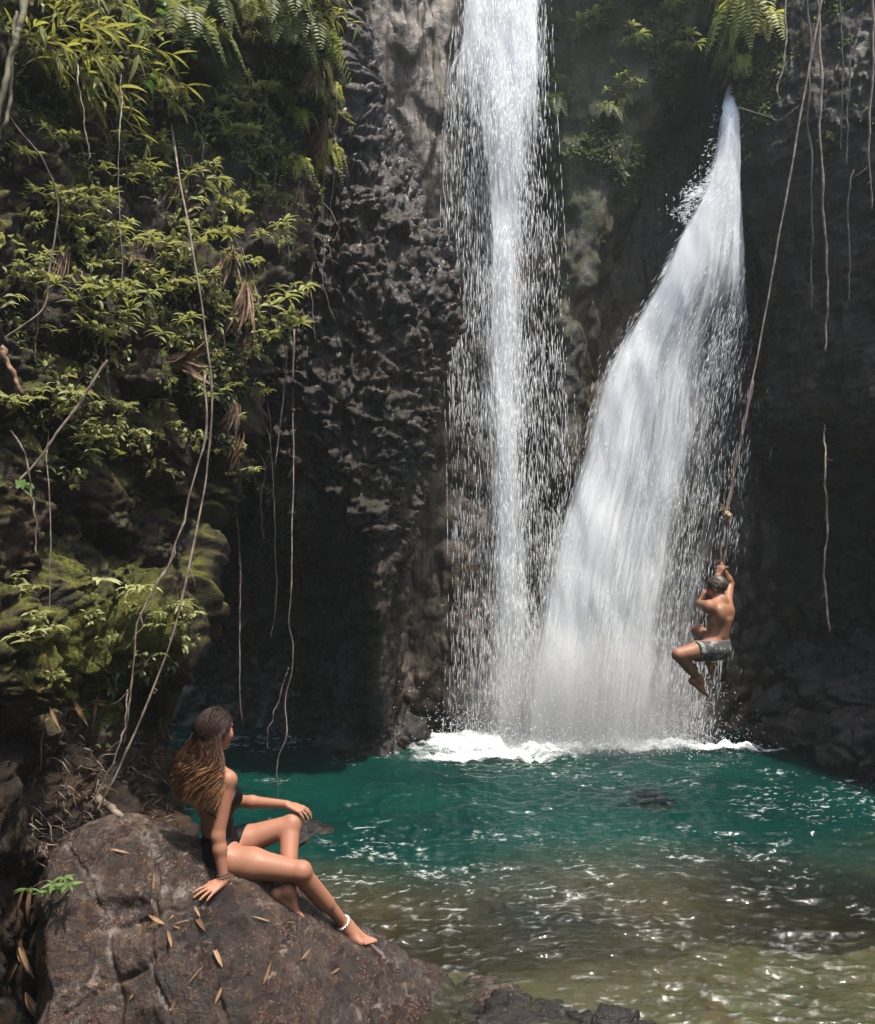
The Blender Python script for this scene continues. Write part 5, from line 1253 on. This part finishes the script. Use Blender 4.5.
vine([on(308, 110), on(305, 160), (297, 230, 8.0), (290, 300, 8.3), (284, 380, 8.5), (272, 470, 8.5)], .010, .006, 'knotted root running down the left side of the middle cliff', 'root', seed=16, amp=.06, twigs=4)
vine([(318, 120, 8.3), (322, 190, 8.2), (312, 260, 8.1), (318, 340, 8.1)], .008, .005, 'brown root clinging to the middle cliff right of the knotted one', 'root', seed=17, amp=.06, twigs=3)
vine([on(268, 400, .05, SM), (272, 470, 8.6), (276, 560, 8.6), (272, 640, 8.6)], .006, .004, 'thin root hanging in front of the dark middle cliff', 'root_dark', seed=18, amp=.03)
vine([(785, -40, 10.2), (786, 20, 10.15), (784, 62, 10.1), (777, 88, 10.1), (780, 100, 10.05)], .012, .007, 'short hooked root at the top of the right cliff', 'root', seed=20, amp=.02)
vine([(740, 108, 10.4), (765, 116, 10.2), (779, 120, 10.1), (790, 113, 10.0), (798, 106, 9.95)], .006, .005, 'small twig sticking sideways out of the right cliff', 'root', seed=21, name='twig', cat='twig')
vine([(808, -40, 9.7), (809, 80, 9.65), (811, 200, 9.6), (812, 310, 9.6)], .012, .008, 'left one of two long parallel roots hanging on the right cliff', 'root_dark', seed=22, amp=.04)
vine([(820, -40, 9.6), (822, 80, 9.55), (823, 200, 9.5), (826, 290, 9.5), (825, 352, 9.5)], .016, .010, 'right and thicker one of two long parallel roots hanging on the right cliff', 'root', seed=23, amp=.05, twigs=4)
vine([(858, 35, 9.2), (850, 62, 9.2), (848, 110, 9.2), (847, 165, 9.2)], .010, .006, 'forked root at the top right, curving away at its upper end', 'root_dark', seed=24)
vine([(853, 170, 9.3), (848, 200, 9.3), (850, 260, 9.3), (849, 300, 9.3)], .009, .006, 'thin root on the right cliff just below the forked one', 'root_dark', seed=25)
vine([(872, -40, 8.8), (873, 60, 8.8), (869, 130, 8.8), (872, 210, 8.8)], .014, .009, 'pale root at the right edge of the photo', 'root', seed=26, twigs=4)
vine([(840, -40, 9.4), (842, 60, 9.4), (841, 150, 9.4)], .008, .005, 'faint thin root between the forked root and the two long ones', 'root_dark', seed=27)
vine([on(824, 425, 0, SR), (826, 462, 9.6), (827, 520, 9.6), (825, 580, 9.6), (828, 632, 9.6)], .010, .012, 'shaggy root hanging in the dark recess of the right cliff', 'root', seed=28, amp=.04, twigs=6)
vrg = np.random.default_rng(91)
for box, n, lab, grp, seen, mt in (((20, 90, 290, 330), 22, 'thread-like rootlet dangling among the plants of the left cliff', 'rootlets on the left cliff', SL, 'root'),
                                   ((225, 380, 262, 470), 5, 'fine dark rootlet hanging from the edge of the left cliff into the black gap', 'rootlets over the black gap', SL, 'root_dark'),
                                   ((320, 60, 345, 240), 7, 'fine brown rootlet hanging beside the dry grass clump', 'rootlets beside the dry grass clump', SL, 'root')):
    for k in range(n):
        x, y = vrg.uniform(box[0], box[2]), vrg.uniform(box[1], box[3]); h = seen.at(x, y)
        if h is None: continue
        p0 = h[0]; Ln = vrg.uniform(.25, .8); o_ = nrm(h[1]) * .10; c = wig([p0, p0 + o_ + [0, 0, -.12 * Ln], p0 + o_ * 1.3 + [vrg.normal(0, .05), 0, -.6 * Ln], p0 + o_ * 1.2 + [vrg.normal(0, .08), 0, -Ln]], 26, .025, 500 + k)
        mb = MB(); mb.add(*tube(c, np.linspace(.0045, .002, 26), 4)); tag(obj('rootlet', mb.mesh(), MAT[mt]), lab, 'root', grp)
# loose knobbly stones strung on the cliff are part of the cliff; the rope is one thing with its knot
def make_rope():
    g = man_grip; knot = P(726, 517, MY + .22)
    root = empty('rope', tuple(g)); tag(root, 'long rope swing with a frayed knot that the man hangs from', 'rope')
    up = [knot, P(736, 462, 8.3), P(744, 430, 8.35), P(753, 378, 8.4), P(771, 280, 8.5), P(787, 190, 8.6), P(801, 110, 8.7), P(823, -10, 8.8), P(846, -140, 8.9)]
    p = wig(up, 120, .018, 51); s = np.linspace(0, 1, 120); mb = MB(); mb.add(*tube(p, .010 * (1 + .3 * fbm(np.stack([s * 40, 0 * s, 0 * s], -1), 1, 2, 52)), 6))
    p2 = p[:45] + np.stack([.02 * np.sin(np.arange(45) * .35), .02 * np.cos(np.arange(45) * .35), 0 * np.arange(45)], -1); mb.add(*tube(p2, .006, 5))
    child(obj('line', mb.mesh(), MAT['root']), root)
    mb = MB(); rg = np.random.default_rng(53)
    for k in range(7):
        w = np.linspace(0, 6.28 * 1.1, 20); a, b = nrm(rv(rg)), nrm(rv(rg)); q = knot + np.outer(np.cos(w), a) * .042 + np.outer(np.sin(w), b) * .042; mb.add(*tube(q, .011, 5))
    for k in range(5): e = knot + np.array([-.06, 0, .02]) + rv(rg, .05); mb.add(*tube(np.array([knot, (knot + e) / 2 + [0, 0, .04], e]), [.008, .006, .002], 4))
    child(obj('knot', mb.mesh(), t_plain('pale_rope_fibre', (.22, .15, .09), (.42, .31, .21), .9, 40)), root)
    tail = g + np.array([-.10, .0, -1.35]); mb = MB()
    for o_ in (np.array([-.03, 0, 0]), np.array([.035, .02, 0])):
        mb.add(*tube(wig([knot + o_ * .3, knot * .5 + g * .5 + o_, g + o_ * .4], 20, .008, 54), .013, 5))
    mb.add(*tube(wig([g, g + [-.06, .06, -.35], g + [-.12, .06, -.75], g + [-.16, .02, -.98]], 30, .02, 55), .010, 6))
    child(obj('hand_loop', mb.mesh(), MAT['root']), root)
    # grip stick the hands close on
    mb = MB(); mb.add(*tube(np.array([g + [-.07, 0, .0], g, g + [.07, .02, .01]]), .014, 8)); child(obj('grip', mb.mesh(), MAT['root_dark']), root)
make_rope()

# ------------------------------------------------------------------ dead leaves, fronds and litter
def dry_leaf(p, d, up, L, Wd, label, group, name='dry_leaf', bend=.3):
    mb = MB(); leaf(mb, (0, 0, 0), d, up, L, Wd, bend, .35); o = obj(name, mb.mesh(), MAT['leaf_dry']); o.location = tuple(p); return tag(o, label, 'leaf', group)
G = 'dry leaves lying on the boulder'; Ld = 'narrow dry bamboo leaf lying on the big boulder'
lrg = np.random.default_rng(9)
for px, py, ang, L in [(152, 905, 95, .15), (163, 922, 200, .10), (166, 924, 150, .11), (170, 920, 60, .10), (175, 924, 20, .12), (168, 930, 300, .10), (172, 926, 340, .09), (200, 918, 115, .11), (222, 968, 112, .19),
                       (205, 932, 120, .13), (262, 985, 60, .10), (188, 985, 55, .09), (215, 1005, 70, .14), (270, 922, 180, .10), (285, 922, 10, .09), (240, 905, 120, .10), (300, 960, 40, .11), (130, 1000, 60, .09),
                       (110, 850, 340, .12), (170, 1012, 65, .13), (250, 1005, 80, .10), (330, 975, 30, .09), (140, 935, 80, .09), (90, 1005, 70, .10)]:
    p, nn = on_surface(boul_q, boul_n, px, py); a = R(ang); d = np.array([math.cos(a), 0, math.sin(a)]); d = d - nn * d.dot(nn) + nn * .12
    L *= lrg.uniform(.6, 1.2); dry_leaf(p + nn * .008, d, nn, L, L * lrg.uniform(.06, .17), Ld, G, bend=lrg.choice([-.5, .0, .3, .9, 1.4]))
G = 'dead bamboo leaves on the mossy ledge'; Ld = 'dead brown bamboo leaf in the fan of litter on the mossy ledge'
for k in range(16):
    x, y = lrg.uniform(48, 108), lrg.uniform(684, 722); p, nn = SL.at(x, y); a = lrg.uniform(0, 2 * math.pi); d = np.array([math.cos(a), -.25, math.sin(a)])
    dry_leaf(p + [0, -.04, .02], d, (0, -.7, .6), lrg.uniform(.12, .22), lrg.uniform(.015, .03), Ld, G)
G = 'dry leaves hanging left of the boulder'; Ld = 'pale dry leaf hanging in the dark hollow left of the boulder'
for k in range(14):
    x, y = lrg.uniform(8, 42), lrg.uniform(870, 1000); p, nn = SL.at(x, y); a = R(lrg.uniform(230, 310)); d = np.array([math.cos(a), -.2, math.sin(a)])
    dry_leaf(P(x + 4, y, 4.45), d, (0, -.8, .4), lrg.uniform(.12, .26), lrg.uniform(.02, .035), Ld, G, bend=.6)
G = 'dry leaves caught on the left cliff'; Ld = 'single brown dead leaf caught among the plants of the left cliff'
for k in range(26):
    x, y = lrg.uniform(10, 275), lrg.uniform(60, 440); h = SL.at(x, y); p, nn = h; a = R(lrg.uniform(180, 360)); d = np.array([math.cos(a), -.4, math.sin(a)])
    dry_leaf(p + nrm(nn) * .05, d, nn, lrg.uniform(.08, .18), lrg.uniform(.02, .04), Ld, G, bend=.5)
def dead_frond(px, py, n, L, label, ang, spread, seen=None, mat='dead', name='dead_frond', lift=.08, thin=1.0):
    p, nn = (seen or SL).at(px, py); rg = np.random.default_rng(int(px * 7 + py)); mb = MB()
    for k in range(n):
        a = R(ang + rg.normal(0, spread)); d = np.array([math.cos(a), -.35 + rg.normal(0, .15), math.sin(a)]); l = L * rg.uniform(.6, 1.1); leaf(mb, rv(rg, .02), d, nn + rv(rg, .3), l, l * rg.uniform(.08, .16) * thin, rg.uniform(.2, .7), .5)
    o = obj(name, mb.mesh(), MAT[mat]); o.location = tuple(p + nrm(nn) * lift); return tag(o, label, 'dead leaf')
dead_frond(160, 366, 16, .36, 'shrivelled brown palm frond lying flat across the middle of the left cliff', -4, 9)
dead_frond(158, 362, 2, .14, 'bright orange dead leaf at the tip of the shrivelled palm frond', -2, 8, None, 'leaf_dry', 'dead_leaf')
dead_frond(238, 290, 40, .45, 'curtain of rusty brown dead fronds hanging near the right edge of the left cliff', 268, 14, thin=.4)
dead_frond(222, 250, 14, .35, 'smaller bunch of brown fronds above the rusty curtain', 265, 16, thin=.5)
dead_frond(322, 118, 30, .50, 'clump of yellow-brown dry grass hanging down beside the middle cliff', 266, 9, None, 'leaf_dry', 'dry_grass_clump', .05, .35)
dead_frond(228, 430, 10, .34, 'yellowish dry tuft hanging under the yellow leaved sprig', 268, 10, None, 'leaf_dry', 'dry_grass_clump')
G = 'brown hanging litter on the left cliff'; Ld = 'tuft of brown hanging straw caught on the left cliff'
for k, (x, y) in enumerate([(150, 240), (60, 250), (215, 330), (250, 340), (175, 180), (232, 400), (296, 190), (312, 60)]):
    dead_frond(x, y, 26, (.22, .34, .28)[k % 3], Ld, 266, 13, None, 'dead', 'straw_tuft', .05, .25)['group'] = G
dead_frond(45, 40, 8, .25, 'brown withered leaves behind the top left bamboo sprays', 250, 40)
dead_frond(60, 860, 24, .40, 'matted dry roots and straw hanging at the left end of the boulder', 262, 12, None, 'dead', 'root_mat', .05)
vine([(2, 348, 4.45), (10, 366, 4.45), (24, 396, 4.45)], .020, .012, 'broken reddish stick poking out at the left edge', 'dead', seed=60, name='stick', cat='stick', n=14)
vine([(96, 800, 4.85), (130, 822, 4.75), (165, 838, 4.66), (192, 858, 4.6)], .022, .014, 'dead branch lying along the top edge of the boulder', 'root', seed=61, name='branch', cat='branch', n=30, twigs=3)
vine([(128, 690, 4.9), (120, 745, 4.8), (95, 800, 4.75)], .006, .004, 'forked twig leaning on the bank behind the boulder', 'root', seed=62, name='twig', cat='twig', n=30, twigs=3)
# ------------------------------------------------------------------ spray-laden air of the gorge
def make_haze():
    bm = bmesh.new(); bmesh.ops.create_cube(bm, size=1.0)
    for v in bm.verts: v.co = Vector((v.co.x * 60, v.co.y * 60, v.co.z * 18 + 6.0))
    me = bpy.data.meshes.new('haze'); bm.to_mesh(me); bm.free()
    m = bpy.data.materials.new('humid_air'); m.use_nodes = True; n = m.node_tree.nodes; n.remove(n['Principled BSDF'])
    v = n.new('ShaderNodeVolumePrincipled'); v.inputs['Color'].default_value = (0.80, 0.90, 0.88, 1); v.inputs['Density'].default_value = 0.0016; v.inputs['Anisotropy'].default_value = 0.2
    m.node_tree.links.new(v.outputs[0], n['Material Output'].inputs['Volume'])
    tag(obj('haze', me, m), kind='stuff')
make_haze()

def make_mist():
    bm = bmesh.new(); bmesh.ops.create_icosphere(bm, subdivisions=4, radius=1.0); me = bpy.data.meshes.new('mist'); bm.to_mesh(me); bm.free()
    m = bpy.data.materials.new('fall_mist'); m.use_nodes = True; n, l = m.node_tree.nodes, m.node_tree.links; n.remove(n['Principled BSDF'])
    tc = n.new('ShaderNodeTexCoord'); ln = n.new('ShaderNodeVectorMath'); ln.operation = 'LENGTH'; l.new(tc.outputs['Object'], ln.inputs[0])
    mr = n.new('ShaderNodeMapRange'); mr.interpolation_type = 'SMOOTHSTEP'; l.new(ln.outputs['Value'], mr.inputs[0])
    for k, x in zip(('From Min', 'From Max', 'To Min', 'To Max'), (0.1, 1.0, 1.7, 0.0)): mr.inputs[k].default_value = x
    v = n.new('ShaderNodeVolumePrincipled'); v.inputs['Color'].default_value = (.93, .96, .97, 1); l.new(mr.outputs[0], v.inputs['Density'])
    l.new(v.outputs[0], n['Material Output'].inputs['Volume'])
    o = obj('mist', me, m); o.location = tuple(P(585, 715, 10.95)); o.scale = (2.0, .85, 1.5); tag(o, kind='stuff')
make_mist()
